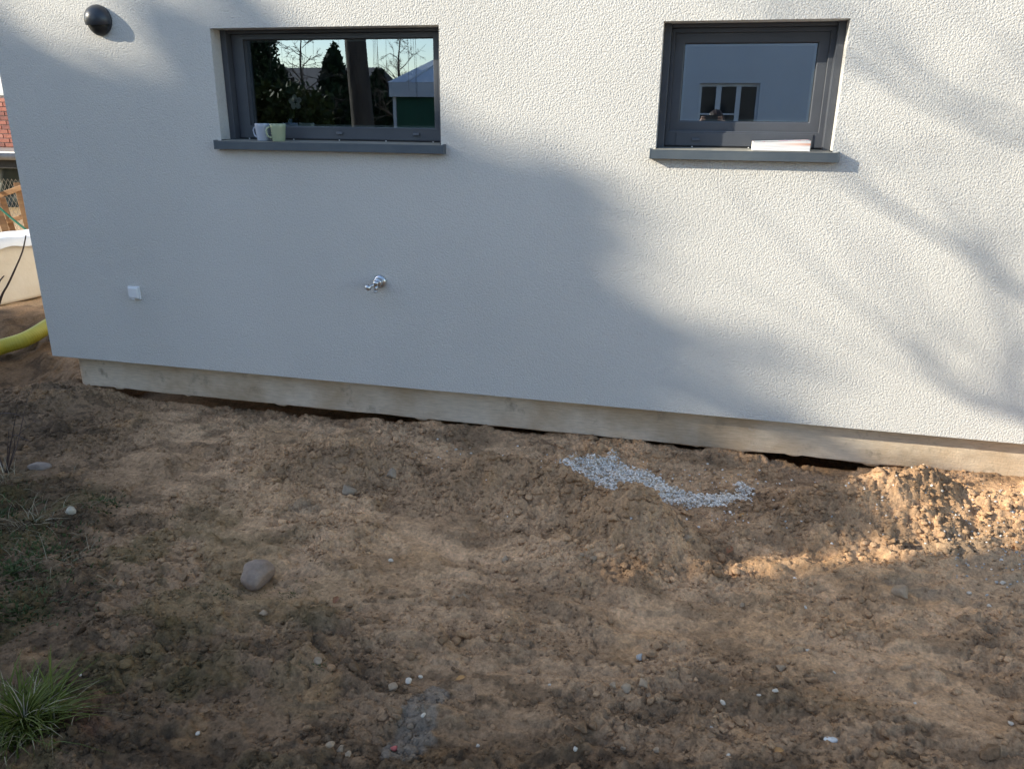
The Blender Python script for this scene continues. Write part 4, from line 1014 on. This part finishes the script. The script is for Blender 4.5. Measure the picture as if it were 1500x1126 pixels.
mb = MB(); mb.poly([(-3.5, 3.3, 2.5), (2.9, 3.3, 2.5), (2.9, 0, 3.5), (-3.5, 0, 3.5)]).poly([(-3.5, -3.3, 2.5), (2.9, -3.3, 2.5), (2.9, 0, 3.5), (-3.5, 0, 3.5)]).poly([(-3.5, 3.3, 2.5), (-3.5, 0, 3.5), (-3.5, -3.3, 2.5)]).poly([(2.9, 3.3, 2.5), (2.9, 0, 3.5), (2.9, -3.3, 2.5)])
mb.build('roof', mat_var('darkroof', (0.06, 0.05, 0.045), (0.09, 0.075, 0.07), 3, 0.8), t)

# things behind the wide pane: orchid in a vase, paper star, little white pots
IY = 0.30
c = W(436, 150, IY); zf = 1.46
t = tag(empty('orchid', (c.x-0.01, IY, zf)), 'white orchid in a round glass vase behind the wide window pane', 'plant')
M['petal'] = mat_var('petal', (0.72, 0.70, 0.64), (0.80, 0.78, 0.72), 20, 0.5); M['stem'] = mat_var('stem', (0.08, 0.12, 0.04), (0.1, 0.15, 0.05), 20, 0.5)
MB().tube(spline([Vector((-0.03, 0, 0.03)), Vector((-0.015, 0, 0.1)), Vector((0.0, 0, c.z-zf))], 6), 0.003, 6).build('stem', M['stem'], t, True)
MB().lathe([(0, 0.0), (0.03, 0.002), (0.047, 0.03), (0.045, 0.055), (0.032, 0.075), (0.033, 0.08)], 24, Matrix.Translation((-0.03, 0, 0))).build('vase', mat_glass('vase_glass', 0.15, (0.85, 0.9, 0.9)), t, True)
for k in range(5):
    a = 2*math.pi*k/5+0.4; mb = MB()
    ca, sa = math.cos(a), math.sin(a); o0 = Vector((0, -0.005, c.z-zf)); e1 = Vector((ca, 0, sa)); e2 = Vector((-sa, 0, ca))
    ring = [o0+e1*0.004, o0+e1*0.018+e2*0.015+Vector((0, -0.006, 0)), o0+e1*0.034+e2*0.012+Vector((0, -0.003, 0)), o0+e1*0.04, o0+e1*0.034-e2*0.012+Vector((0, -0.003, 0)), o0+e1*0.018-e2*0.015+Vector((0, -0.006, 0))]
    mb.poly(ring); mb.build('petal', M['petal'], t)
c = W(592, 74, 0.42)
t = tag(empty('paper_star', (c.x, 0.42, c.z)), 'pale paper star hanging behind the wide window pane', 'star')
M['paper'] = mat_var('paper', (0.62, 0.60, 0.58), (0.70, 0.68, 0.66), 6, 0.8)
rg = random.Random(3)
for k in range(14):
    y_ = 1-2*(k+0.5)/14; rr = math.sqrt(1-y_*y_); th = k*2.39996
    d = Vector((rr*math.cos(th), rr*math.sin(th)*0.8, y_)).normalized()
    q = d.to_track_quat('Z', 'Y').to_matrix().to_4x4()
    MB().lathe([(0.028, 0.01), (0.0, rg.uniform(0.10, 0.17))], 4, q).build('point', M['paper'], t)
MB().tube([(0, 0, 0.05), (0, 0, 2.66-c.z)], 0.002, 5).build('cord', M['paper'], t)
for u in (547, 561, 577, 598):
    c = W(u, 187, 0.23)
    o = MB().lathe([(0, 0), (0.014, 0), (0.018, 0.034), (0.016, 0.034), (0.012, 0.004), (0, 0.004)], 20).build('candle_cup', M['white_plastic'], None, True); o.location = (c.x, 0.23, c.z-0.027)
    tag(o, 'small white cup on the inner sill behind the wide pane', 'cup', 'white cups on the inner sill')
x0, x1 = wins[0]
MB().box(x0-0.02, x1+0.02, 0.206, 0.45, 1.42, W(547, 187, 0.23).z-0.0275).build('inner_sill', M['interior'], house, bevel=0.004)

# ------------------------------------------------------------------ loose soil, gravel, stones
def ico(sub):
    bm = bmesh.new(); bmesh.ops.create_icosphere(bm, subdivisions=sub, radius=1.0)
    bm.verts.ensure_lookup_table()
    V = np.array([v.co[:] for v in bm.verts]); F_ = np.array([[v.index for v in f.verts] for f in bm.faces]); bm.free()
    return V, F_
def lump_variants(sub, n, seed, amp, angular=0.0):
    V, F_ = ico(sub); rg = np.random.default_rng(seed); out = []
    for k in range(n):
        d = np.ones(len(V))
        for _ in range(7):
            a = rg.normal(size=3); a /= np.linalg.norm(a); d += amp*rg.uniform(-1, 1)*np.sin(V@a*rg.uniform(1.5, 4.5)+rg.uniform(0, 6))
        P = V*d[:, None]
        if len(V) > 20:
            e_ = np.zeros(len(V))
            for _ in range(8):
                a = rg.normal(size=3); a /= np.linalg.norm(a); e_ += rg.uniform(-1, 1)*np.sin(V@a*rg.uniform(6, 12)+rg.uniform(0, 6))
            P = P*(1+amp*0.32*e_)[:, None]
        for _ in range(int(angular)):       # cut flat facets
            a = rg.normal(size=3); a /= np.linalg.norm(a); h = rg.uniform(0.45, 0.8); over = np.clip(P@a-h, 0, None); P = P-over[:, None]*a*0.9
        out.append(P)
    return out, F_
def rand_rot(n, rg, tilt=1.0):
    q = rg.normal(size=(n, 4)); q /= np.linalg.norm(q, axis=1, keepdims=True); w, x, y, z = q.T
    return np.stack([np.stack([1-2*(y*y+z*z), 2*(x*y-z*w), 2*(x*z+y*w)], -1), np.stack([2*(x*y+z*w), 1-2*(x*x+z*z), 2*(y*z-x*w)], -1), np.stack([2*(x*z-y*w), 2*(y*z+x*w), 1-2*(x*x+y*y)], -1)], 1)
def scatter(P, S, variants, F_, rg, squash=0.75, sink=0.25):
    n = len(P); nv = len(variants[0]); VV = np.zeros((n, nv, 3)); pk = rg.integers(0, len(variants), n); Rm = rand_rot(n, rg)
    for k, v in enumerate(variants):
        m = pk == k; sc = rg.uniform(0.65, 1.25, (m.sum(), 1, 3))
        VV[m] = np.einsum('nij,nvj->nvi', Rm[m], v[None]*sc)
    VV[:, :, 2] *= squash
    VV *= S[:, None, None]
    lowest = VV[:, :, 2].min(1)
    VV = VV + P[:, None, :]; VV[:, :, 2] += (-lowest*(1-sink))[:, None]
    FF = (F_[None]+(np.arange(n)*nv)[:, None, None]).reshape(-1, 3)
    return VV.reshape(-1, 3), FF
def in_view(x, y): return (x > -4.6) & (x < 1.95) & (y > -2.7) & (y < 0.05)
def clods(name, n, smin, smax, sub, seed, amp, power, label, maskpow):
    rg = np.random.default_rng(seed); m_ = n*6
    x = rg.uniform(-4.6, 1.95, m_); y = rg.uniform(-2.7, 0.06, m_)
    w = rough_mask(x, y)**maskpow*(0.35+0.65*sstep(-0.2, 0.4, fbm(x, y, 0.16, 2, 400+seed)))
    w *= (1-0.9*sstep(0.4, 0.7, grav(x, y)))
    keep = rg.uniform(0, 1.2, m_) < w; x = x[keep][:n]; y = y[keep][:n]
    s_ = smin*(smax/smin)**(rg.uniform(0, 1, len(x))**power)
    P = np.stack([x, y, ground_z(x, y)-0.1*s_], 1)
    var, F_ = lump_variants(sub, 12, seed+1, amp, 5 if sub > 1 else 2)
    V, FF = scatter(P, s_, var, F_, rg, 0.66, 0.30)
    me = np_mesh(name, V, FF)
    c = ground_col(x, y)*rg.uniform(0.72, 1.12, (len(x), 1))
    vcol(me, np.repeat(c, len(var[0]), 0))
    o = link(name, me, M['soil'], None, sub > 1); tag(o, label, 'soil', kind='stuff'); return o
clods('soil_crumbs', 46000, 0.0022, 0.008, 1, 11, 0.10, 1.6, 'fine soil crumbs strewn over the trodden ground', 1.0)
clods('earth_lumps', 600, 0.011, 0.025, 3, 13, 0.16, 2.0, 'larger lumps of brown earth on the heaps', 3.0)
clods('soil_clods', 7000, 0.006, 0.019, 2, 12, 0.14, 2.4, 'brown clods of earth crumbled over the heaps', 1.7)

# white chippings spilled behind the heap
rg = np.random.default_rng(77)
x = rg.uniform(-0.95, 0.55, 60000); y = rg.uniform(-0.75, 0.0, 60000)
k = rg.uniform(0.0, 1, 60000) < sstep(0.34, 0.80, grav(x, y)); x = x[k][:8500]; y = y[k][:8500]
n0 = 520; xs_ = rg.normal(-0.05, 0.55, n0); ys_ = rg.normal(-0.4, 0.2, n0); k = (ys_ < -0.05); x = np.concatenate([x, xs_[k]]); y = np.concatenate([y, ys_[k]])
s_ = rg.uniform(0.0032, 0.0072, len(x))
P = np.stack([x, y, ground_z(x, y)+rg.uniform(-0.003, 0.004, len(x))*(grav(x, y) > 0.6)], 1)
var, F_ = lump_variants(1, 12, 78, 0.10, 3)
V, FF = scatter(P, s_, var, F_, rg, 0.8, 0.4)
me = np_mesh('white_gravel', V, FF)
cw = np.array((0.92, 0.85, 0.765))*rg.uniform(0.6, 1.15, (len(x), 1)); cw[rg.uniform(0, 1, len(x)) < 0.25] *= np.array((0.72, 0.62, 0.5))
vcol(me, np.repeat(cw, len(var[0]), 0))
M['chip'] = mat_attr('chip', 160, 0.3, 0.002, 0.12, 0.8, 120)
o = link('white_gravel', me, M['chip']); tag(o, 'spilled patch of white stone chippings between the earth heap and the plinth', 'gravel', kind='stuff')
# second thin scatter at the right-hand edge
x = np.concatenate([rg.normal(1.42, 0.20, 420), rg.normal(1.40, 0.16, 160)]); y = np.concatenate([rg.normal(-0.62, 0.12, 420), rg.normal(-0.22, 0.05, 160)])
s_ = rg.uniform(0.003, 0.007, len(x)); P = np.stack([x, y, ground_z(x, y)-0.001], 1)
V, FF = scatter(P, s_, var, F_, rg, 0.8, 0.3); me = np_mesh('pale_grit', V, FF)
vcol(me, np.repeat(np.array((0.55, 0.53, 0.50))*rg.uniform(0.6, 1.1, (len(x), 1)), len(var[0]), 0))
o = link('pale_grit', me, M['chip']); tag(o, 'thin scatter of pale grit on the soil at the far end of the ridge', 'gravel', kind='stuff')

# single stones
def stone(u, v, wpx, col, name, label, cat, group=None, sub=3, squash=0.7, angular=4, amp=0.07, seed=0, sink=0.3, stretch=1.0, rough=0.75):
    p = G(u, v); 
    for _ in range(3): p = G(u, v, gz(p.x, p.y))
    r_ = wpx*0.5*(p-CAM).length/FPX
    rg = np.random.default_rng(seed+int(u)*7+int(v)); var, F_ = lump_variants(sub, 1, seed+int(u)+3*int(v), amp, angular)
    P = var[0]*np.array((stretch, 1.0, 1.0)); P[:, 2] *= squash
    th = rg.uniform(0, 3.14) if stretch == 1.0 else rg.uniform(-0.4, 0.4); c_, s2 = math.cos(th), math.sin(th); P = P@np.array(((c_, s2, 0), (-s2, c_, 0), (0, 0, 1)))
    P *= r_; P[:, 2] -= P[:, 2].min()*(1-sink)
    me = np_mesh(name, P, F_); cc_ = np.array(col)
    n_ = fbm(P[:, 0]+u, P[:, 1]+P[:, 2]+v, r_*0.9, 3, 5)
    vcol(me, cc_[None]*(1+0.22*n_[:, None]))
    o = link(name, me, M['stone'], None, True); o.location = (p.x, p.y, gz(p.x, p.y)); tag(o, label, cat, group); return o
M['stone'] = mat_attr('stone', 140, 0.35, 0.002, 0.15, 0.75, 90)
stone(380, 856, 44, (0.29, 0.215, 0.165), 'boulder', 'fist-sized rounded pinkish-grey stone lying alone beside the mossy patch', 'stone', sub=4, squash=0.95, angular=2, amp=0.075, seed=11, sink=0.30)
GW, GG = 'small white pebbles on the soil', 'small grey stones on the soil'
for u, v, w_ in ((598, 1000, 13), (616, 992, 7), (842, 1110, 9), (1136, 1012, 9), (1112, 1018, 6), (1058, 1032, 9), (1067, 1105, 6), (1043, 1060, 6), (573, 822, 8), (290, 1072, 7), (1480, 1060, 7), (1183, 953, 6), (1222, 985, 5), (1340, 1030, 5), (700, 1092, 7), (654, 655, 5), (668, 660, 5), (690, 664, 5), (1180, 890, 6), (118, 992, 5), (1468, 855, 8), (1420, 870, 7), (1448, 888, 6), (805, 1003, 5), (620, 1041, 9)):
    stone(u, v, w_, (0.60, 0.52, 0.42), 'pebble', 'small whitish pebble on the brown soil', 'pebble', GW, 2, 0.7, 8, seed=9)
for u, v, w_ in ((575, 1006, 17), (465, 966, 13), (898, 1010, 12), (917, 1010, 18), (942, 1003, 20), (950, 1020, 11), (913, 1092, 10), (960, 1100, 11), (897, 1094, 7), (1143, 980, 15), (742, 822, 13), (870, 820, 12), (852, 818, 9), (1005, 792, 16), (776, 985, 8), (500, 1098, 14), (485, 1108, 12), (510, 1108, 10), (385, 900, 13), (1087, 880, 10), (1320, 870, 22)):
    stone(u, v, w_, (0.33, 0.245, 0.165), 'stone', 'small grey-brown stone bedded in the soil', 'stone', GG, 3, 0.65, 8, amp=0.1, seed=19, sink=0.42)
stone(936, 965, 12, (0.46, 0.44, 0.41), 'cube_stone', 'pale angular stone chip standing upright on the soil, dark on one side', 'stone', None, 2, 1.0, 6, seed=3, sink=0.1)
stone(1218, 1085, 13, (0.68, 0.66, 0.61), 'shard', 'long flat white shard lying on the soil', 'shard', None, 2, 0.4, 5, seed=5, stretch=1.7)
stone(577, 1096, 11, (0.50, 0.14, 0.12), 'brick_chip', 'small pink-red brick chip on the dark soil', 'brick chip', None, 2, 0.6, 5, seed=6)
stone(60, 686, 20, (0.30, 0.235, 0.19), 'flat_stone', 'flat pale pinkish stone beside the dark weeds', 'stone', None, 3, 0.45, 4, seed=7, stretch=1.4)
stone(105, 752, 13, (0.46, 0.40, 0.31), 'limestone_piece', 'whitish angular stone among the thin moss', 'stone', None, 2, 0.9, 6, seed=8)
# grey lumps on the dark heap
stone(510, 706, 22, (0.30, 0.235, 0.17), 'dry_clod', 'square dry grey clod on the dark earth heap', 'clod', None, 3, 0.8, 6, seed=31)
stone(573, 686, 18, (0.32, 0.255, 0.19), 'dry_clod', 'upright dry grey clod at the end of the dark earth heap', 'clod', None, 3, 1.0, 6, seed=33)

# dead leaves
M['leaf_brown'] = mat_var('leaf_brown', (0.42, 0.20, 0.06), (0.55, 0.32, 0.12), 30, 0.6)
M['leaf_dark'] = mat_var('leaf_dark', (0.20, 0.075, 0.03), (0.30, 0.13, 0.06), 30, 0.6)
def dead_leaf(u, v, wpx, mat, label, a):
    p = G(u, v)
    for _ in range(2): p = G(u, v, gz(p.x, p.y))
    L_ = wpx*(p-CAM).length/FPX; mb = MB(); n_ = 8; rows = []
    for k in range(n_+1):
        f = k/n_; hw = 0.28*L_*math.sin(math.pi*min(1, f*0.93+0.05))**0.8; z = 0.12*L_*math.sin(f*2.6)
        rows.append([mb.bm.verts.new((L_*(f-0.5), s_*hw, z+abs(s_)*0.10*L_)) for s_ in (-1, -0.4, 0, 0.4, 1)])
    for r0, r1 in zip(rows, rows[1:]):
        for k in range(4): mb.bm.faces.new((r0[k], r0[k+1], r1[k+1], r1[k]))
    mb.tube([(-0.75*L_, 0.03*L_, 0.01*L_), (-0.5*L_, 0, 0.0)], 0.02*L_, 5)
    o = mb.build('dead_leaf', mat, None, True); o.location = (p.x, p.y, gz(p.x, p.y)+0.003); o.rotation_euler = (R(8), R(-6), a); tag(o, label, 'leaf')
dead_leaf(1087, 757, 11, M['leaf_brown'], 'orange dead leaf near the end of the white chippings', 0.3)
dead_leaf(1068, 808, 16, M['leaf_dark'], 'dark red-brown dead leaf in the hollow between the two heaps', 1.2)
dead_leaf(1140, 1100, 14, M['leaf_brown'], 'flat orange leaf on the dark foreground soil', 0.1)
dead_leaf(492, 880, 14, M['leaf_dark'], 'curled brown leaf standing on edge by the mossy patch', 1.6)
dead_leaf(675, 995, 13, M['leaf_brown'], 'tan dead leaf near the grey cement splash', 0.5)
# ------------------------------------------------------------------ plants in the foreground
def blades(base, n, spread, lmin, lmax, wid, rg, lean=0.6, zfun=None, seg=4):
    a = rg.uniform(0, 2*np.pi, n); r = np.abs(rg.normal(0, spread, n)); bx = base[0]+r*np.cos(a); by = base[1]+r*np.sin(a)*0.8
    L_ = rg.uniform(lmin, lmax, n); da = a+rg.normal(0, 0.7, n); ln = np.abs(rg.normal(lean, 0.3, n))
    z0 = ground_z(bx, by)-0.004; V = []; F_ = []
    sx_ = -np.sin(da+rg.normal(0, 0.8, n)); sy_ = np.cos(da+rg.normal(0, 0.8, n)); w = wid*rg.uniform(0.6, 1.3, n)
    for k in range(seg+1):
        f = k/seg; h = L_*(f-0.42*ln*f*f); o = L_*ln*f*f*0.9; ww = w*(1-f**2)*0.5+0.00025
        c = np.stack([bx+o*np.cos(da), by+o*np.sin(da), z0+np.maximum(h, 0.004*f)], 1); s_ = np.stack([sx_*ww, sy_*ww, 0*ww], 1)
        V.append(c-s_); V.append(c+s_)
    V = np.stack(V, 1)        # n, 2(seg+1), 3
    q = np.array([[2*k, 2*k+1, 2*k+3, 2*k+2] for k in range(seg)])
    F_ = (q[None]+(np.arange(n)*2*(seg+1))[:, None, None]).reshape(-1, 4)
    return V.reshape(-1, 3), F_
M['grass'] = mat_leaf('grass', (0.045, 0.06, 0.010), (0.115, 0.135, 0.026), 0.5)
M['straw'] = mat_leaf('straw', (0.26, 0.21, 0.13), (0.42, 0.36, 0.25), 0.7)
M['weed'] = mat_leaf('weed', (0.035, 0.05, 0.018), (0.085, 0.105, 0.04), 0.6)
rg = np.random.default_rng(91)
c = G(38, 1062)
V, F_ = blades((c.x, c.y), 760, 0.060, 0.04, 0.17, 0.0046, rg, 1.0)
me = np_mesh('grass_tuft', V, F_)
t = tag(empty('grass_tuft', (0, 0, 0)), 'thick green tuft of grass on the dark foreground soil', 'grass'); link('blades', me, M['grass'], t)
V, F_ = blades((c.x, c.y), 120, 0.07, 0.05, 0.15, 0.003, rg, 1.0); link('dry_blades', np_mesh('dry_blades', V, F_), M['straw'], t)
# low weeds and matted dead grass at the left
def patch(name, mat, n, spots, lmin, lmax, wid, label, cat, lean):
    VV, FF, off = [], [], 0
    for u, v, sp_r, fr in spots:
        c = G(u, v); V, F_ = blades((c.x, c.y), int(n*fr), sp_r, lmin, lmax, wid, rg, lean, seg=3); VV.append(V); FF.append(F_+off); off += len(V)
    o = link(name, np_mesh(name, np.vstack(VV), np.vstack(FF)), mat); tag(o, label, cat, kind='stuff')
LS = [(20, 840, .16, .3), (70, 810, .13, .2), (-20, 760, .16, .2), (30, 900, .14, .15), (150, 740, .08, .06)]
patch('low_weeds', M['weed'], 2600, LS, 0.012, 0.035, 0.007, 'low dark green weeds and moss at the foot of the twigs', 'weeds', 0.9)
patch('dead_grass', M['straw'], 190, [(50, 770, .18, .5), (10, 710, .12, .3), (90, 830, .15, .2)], 0.03, 0.13, 0.0014, 'dry straw-coloured grass stems matted on the soil', 'dead grass', 1.5)
patch('moss_tufts', M['weed'], 1500, [(430, 870, .10, .3), (470, 985, .07, .12), (250, 760, .12, .2), (330, 880, .12, .2), (200, 860, .14, .18)], 0.004, 0.012, 0.004, 'thin green moss and seedlings around the boulder', 'moss', 0.8)
# bare twigs of a small shrub
def twigs(name, stems, label, rad=0.003):
    t = tag(empty(name, (0, 0, 0)), label, 'shrub')
    for pts in stems:
        sp = spline(pts, 6); n_ = len(sp)
        MB().tube(sp, [rad*(1-0.65*k/(n_-1)) for k in range(n_)], 6).build('stem', M['twig_red'], t, True)
M['twig_red'] = mat_var('twig_red', (0.055, 0.035, 0.03), (0.10, 0.065, 0.055), 30, 0.7)
b0 = G(8, 690); yb = b0.y
def PW(u, v, dy=0.0): return W(u, v, yb+dy)
b0.z -= 0.02
twigs('bare_shrub', [[b0, PW(16, 650), PW(22, 615), PW(26, 596)], [b0, PW(24, 655, .05), PW(32, 620, .08), PW(40, 583, .1)], [b0, PW(11, 660), PW(13, 628)], [b0, PW(20, 660, -.05), PW(24, 640, -.08), PW(52, 616, -.12)],
    [b0, PW(-10, 640), PW(-5, 610), PW(10, 605), PW(30, 609), PW(38, 620)], [b0, PW(18, 640), PW(36, 643), PW(44, 646)], [b0, PW(-6, 660), PW(-20, 620)]], 'bare reddish twigs of a small shrub rising from the weeds')
tb = W(-25, 480, 0.9); tb.z = gz(tb.x, tb.y)
twigs('bare_sapling', [[tb, W(-8, 460, 0.9), W(3, 432, 0.9), W(12, 416, 0.9), W(24, 390, 0.9), W(33, 368, 0.9), W(38, 345, 0.9)], [tb, W(-10, 440, 0.9), W(-2, 415, 0.9), W(6, 404, 0.9)]], 'single bare knobbly twig standing before the cream pallet', 0.011)
for k, (u0, v0, u1, v1) in enumerate(((0, 655, 9, 706), )):
    a = G(u0-6, v0+8); b = G(u1, v1)
    o = MB().tube([a+Vector((0, 0, 0.03)), (a+b)*0.5+Vector((0, 0, 0.03)), b+Vector((0, 0, 0.008)), b+Vector((-0.04, 0, 0.006))], 0.003, 6).build('pale_stick', M['straw'], None, True); tag(o, 'short pale dry stick lying by the bare twigs', 'stick')

# ------------------------------------------------------------------ the photographer (mirrored in the right-hand pane)
def photographer():
    px_, py_ = 0.04, -4.10
    g0 = gz(px_, py_)
    t = tag(empty('person', (px_, py_, g0)), 'person in a dark jacket holding up a phone, seen mirrored', 'person')
    hz = CAM.z-0.06-g0           # eye height
    skin = mat_var('skin', (0.50, 0.30, 0.22), (0.58, 0.37, 0.28), 12, 0.5)
    jacket = mat_var('jacket', (0.05, 0.035, 0.05), (0.075, 0.055, 0.07), 8, 0.8, 0.3, 30, 0.01)
    trousers = mat_var('trousers', (0.04, 0.05, 0.08), (0.06, 0.07, 0.11), 10, 0.85)
    hair = mat_var('hair', (0.05, 0.03, 0.02), (0.10, 0.06, 0.04), 40, 0.5)
    def skinned(name, verts, edges, rad, mat, root=0, sub=2):
        me = bpy.data.meshes.new(name); me.from_pydata([tuple(v) for v in verts], edges, [])
        o = link(name, me, mat, t)
        sk = o.modifiers.new('skin', 'SKIN'); sk.use_smooth_shade = True
        for i, r_ in enumerate(rad):
            v = me.skin_vertices[0].data[i]; v.radius = (r_, r_) if not isinstance(r_, tuple) else r_
            v.use_root = (i == root)
        ss = o.modifiers.new('sub', 'SUBSURF'); ss.levels = sub; ss.render_levels = sub
        return o
    sh = hz-0.22                 # shoulder height
    cy = CAM.y-py_               # camera ahead of the body
    hands = [Vector((s_*0.085-px_, cy-0.055, CAM.z-g0-0.035)) for s_ in (-1, 1)]
    # whole body: legs, trunk, neck, arms
    V = [(0, 0, 0.92), (0, 0.0, 1.08), (0, 0.0, sh-0.08), (0, 0.0, sh+0.03), (0, 0.01, sh+0.10)]
    E_ = [(0, 1), (1, 2), (2, 3), (3, 4)]; rd = [(0.165, 0.115), (0.15, 0.105), (0.17, 0.11), (0.07, 0.06), (0.055, 0.055)]
    for s_, hnd in zip((-1, 1), hands):
        b = len(V); el = Vector((s_*0.26, 0.14, sh-0.27))
        V += [(s_*0.17, 0, sh-0.02), tuple(el), tuple(el.lerp(hnd, 0.85))]; E_ += [(2, b), (b, b+1), (b+1, b+2)]; rd += [0.062, 0.045, 0.029]
        b = len(V); V += [(s_*0.10, 0, 0.84), (s_*0.115, 0.02, 0.48), (s_*0.12, -0.01, 0.09), (s_*0.13, 0.13, 0.035)]; E_ += [(0, b), (b, b+1), (b+1, b+2), (b+2, b+3)]; rd += [0.088, 0.062, 0.045, 0.035]
    skinned('body', V, E_, rd, skin)
    # clothes follow the body
    Vj = [V[0], V[1], V[2], (0, 0, sh+0.02)]; Ej = [(0, 1), (1, 2), (2, 3)]; rj = [(0.185, 0.135), (0.172, 0.128), (0.188, 0.13), (0.09, 0.08)]
    for s_, hnd in zip((-1, 1), hands):
        b = len(Vj); el = Vector((s_*0.26, 0.14, sh-0.27)); Vj += [(s_*0.17, 0, sh-0.02), tuple(el), tuple(el.lerp(hnd, 0.80))]; Ej += [(2, b), (b, b+1), (b+1, b+2)]; rj += [0.082, 0.062, 0.042]
    skinned('jacket', Vj, Ej, rj, jacket)
    Vt = [(0, 0, 0.93)]; Et = []; rt = [(0.17, 0.12)]
    for s_ in (-1, 1):
        b = len(Vt); Vt += [(s_*0.10, 0, 0.82), (s_*0.115, 0.02, 0.48), (s_*0.12, -0.01, 0.07)]; Et += [(0, b), (b, b+1), (b+1, b+2)]; rt += [0.102, 0.08, 0.066]
    skinned('trousers', Vt, Et, rt, trousers)
    # head with face
    bm = bmesh.new(); bmesh.ops.create_uvsphere(bm, u_segments=40, v_segments=30, radius=1.0)
    hc = Vector((0, 0.03, hz))
    for v in bm.verts:
        x, y, z = v.co
        w_ = 0.074*(1-0.18*max(0, -z)**1.5); d_ = 0.096
        X, Y, Z = x*w_, y*d_, z*0.115
        if y > 0:
            Y -= 0.010*math.exp(-((abs(x)-0.42)/0.2)**2-((z-0.05)/0.16)**2)      # eye sockets
            Y += 0.026*math.exp(-(x/0.15)**2-((z+0.20)/0.17)**2)                 # nose
            Y += 0.006*math.exp(-(x/0.35)**2-((z+0.52)/0.07)**2)                 # lips
            Y += 0.010*math.exp(-(x/0.4)**2-((z+0.85)/0.15)**2)                  # chin
        if z < -0.5 and y < 0: Y *= 0.75
        v.co = hc+Vector((X, Y, Z))
    me = bpy.data.meshes.new('head'); bm.to_mesh(me); bm.free(); hd = link('head', me, skin, t, True)
    for s_ in (-1, 1):
        o = MB().lathe([(0, -0.011), (0.008, -0.008), (0.0115, 0), (0.008, 0.008), (0, 0.011)], 14, Matrix.Translation(hc+Vector((s_*0.031, 0.078, 0.007)))).build('eye', M['white_plastic'], hd, True)
        MB().lathe([(0, 0.0), (0.0055, 0.0), (0.0045, 0.003), (0, 0.004)], 12, Matrix.Translation(hc+Vector((s_*0.031, 0.0865, 0.007))) @ Matrix.Rotation(R(-90), 4, 'X')).build('iris', M['dark_inner'], hd, True)
        MB().lathe([(0, -0.008), (0.018, -0.006), (0.022, 0), (0.014, 0.006), (0, 0.004)], 16, Matrix.Translation(hc+Vector((s_*0.074, -0.005, -0.005))) @ Matrix.Rotation(R(80*s_), 4, 'Y') @ Matrix.Diagonal((1.5, 0.9, 1, 1))).build('ear', skin, hd, True)
    bm = bmesh.new(); bmesh.ops.create_uvsphere(bm, u_segments=36, v_segments=26, radius=1.0)
    bmesh.ops.delete(bm, geom=[v for v in bm.verts if v.co.y > 0.35 and v.co.z < 0.52 or v.co.z < -0.55], context='VERTS')
    for i, v in enumerate(bm.verts):
        n_ = 1+0.04*math.sin(v.co.x*17+v.co.z*9)+0.03*math.sin(v.co.y*23+v.co.x*7)
        v.co = hc+Vector((v.co.x*0.084*n_, v.co.y*0.106*n_-0.004, v.co.z*0.124*n_+0.004))
    me = bpy.data.meshes.new('hair'); bm.to_mesh(me); bm.free(); ho = link('hair', me, hair, t, True)
    sd = ho.modifiers.new('s', 'SOLIDIFY'); sd.thickness = 0.008
    # hands: palm, four fingers round the phone, thumb
    for s_, hnd in zip((-1, 1), hands):
        el = Vector((s_*0.26, 0.14, sh-0.27)); wr = el.lerp(hnd, 0.84)
        Vh = [tuple(wr), tuple(wr.lerp(hnd, 0.6)), tuple(hnd)]; Eh = [(0, 1), (1, 2)]; rh = [0.025, (0.022, 0.03), (0.016, 0.034)]
        for k in range(4):
            b = len(Vh); zk = hnd.z+0.030-0.019*k; ln_ = (0.9, 1.0, 0.95, 0.75)[k]
            Vh += [(hnd.x-s_*0.004, hnd.y+0.012, zk), (hnd.x+s_*0.004, hnd.y+0.030*ln_, zk+0.004), (hnd.x-s_*0.014, hnd.y+0.042*ln_, zk+0.004), (hnd.x-s_*0.034*ln_, hnd.y+0.040*ln_, zk+0.002)]
            Eh += [(2, b), (b, b+1), (b+1, b+2), (b+2, b+3)]; rh += [0.0095, 0.009, 0.0085, 0.0075]
        b = len(Vh); Vh += [(hnd.x-s_*0.018, hnd.y-0.004, hnd.z-0.022), (hnd.x-s_*0.036, hnd.y+0.006, hnd.z-0.012), (hnd.x-s_*0.05, hnd.y+0.010, hnd.z+0.004)]; Eh += [(1, b), (b, b+1), (b+1, b+2)]; rh += [0.012, 0.0105, 0.009]
        skinned('hand', Vh, Eh, rh, skin, 0, 1)
    ph = MB().box(CAM.x-0.078, CAM.x+0.078, CAM.y-0.036, CAM.y-0.028, CAM.z-0.056, CAM.z+0.018).build('phone', M['dark_metal'], None, bevel=0.006, seg=3)
    tag(ph, 'dark phone held up in both hands by the person, seen mirrored', 'phone')
photographer()
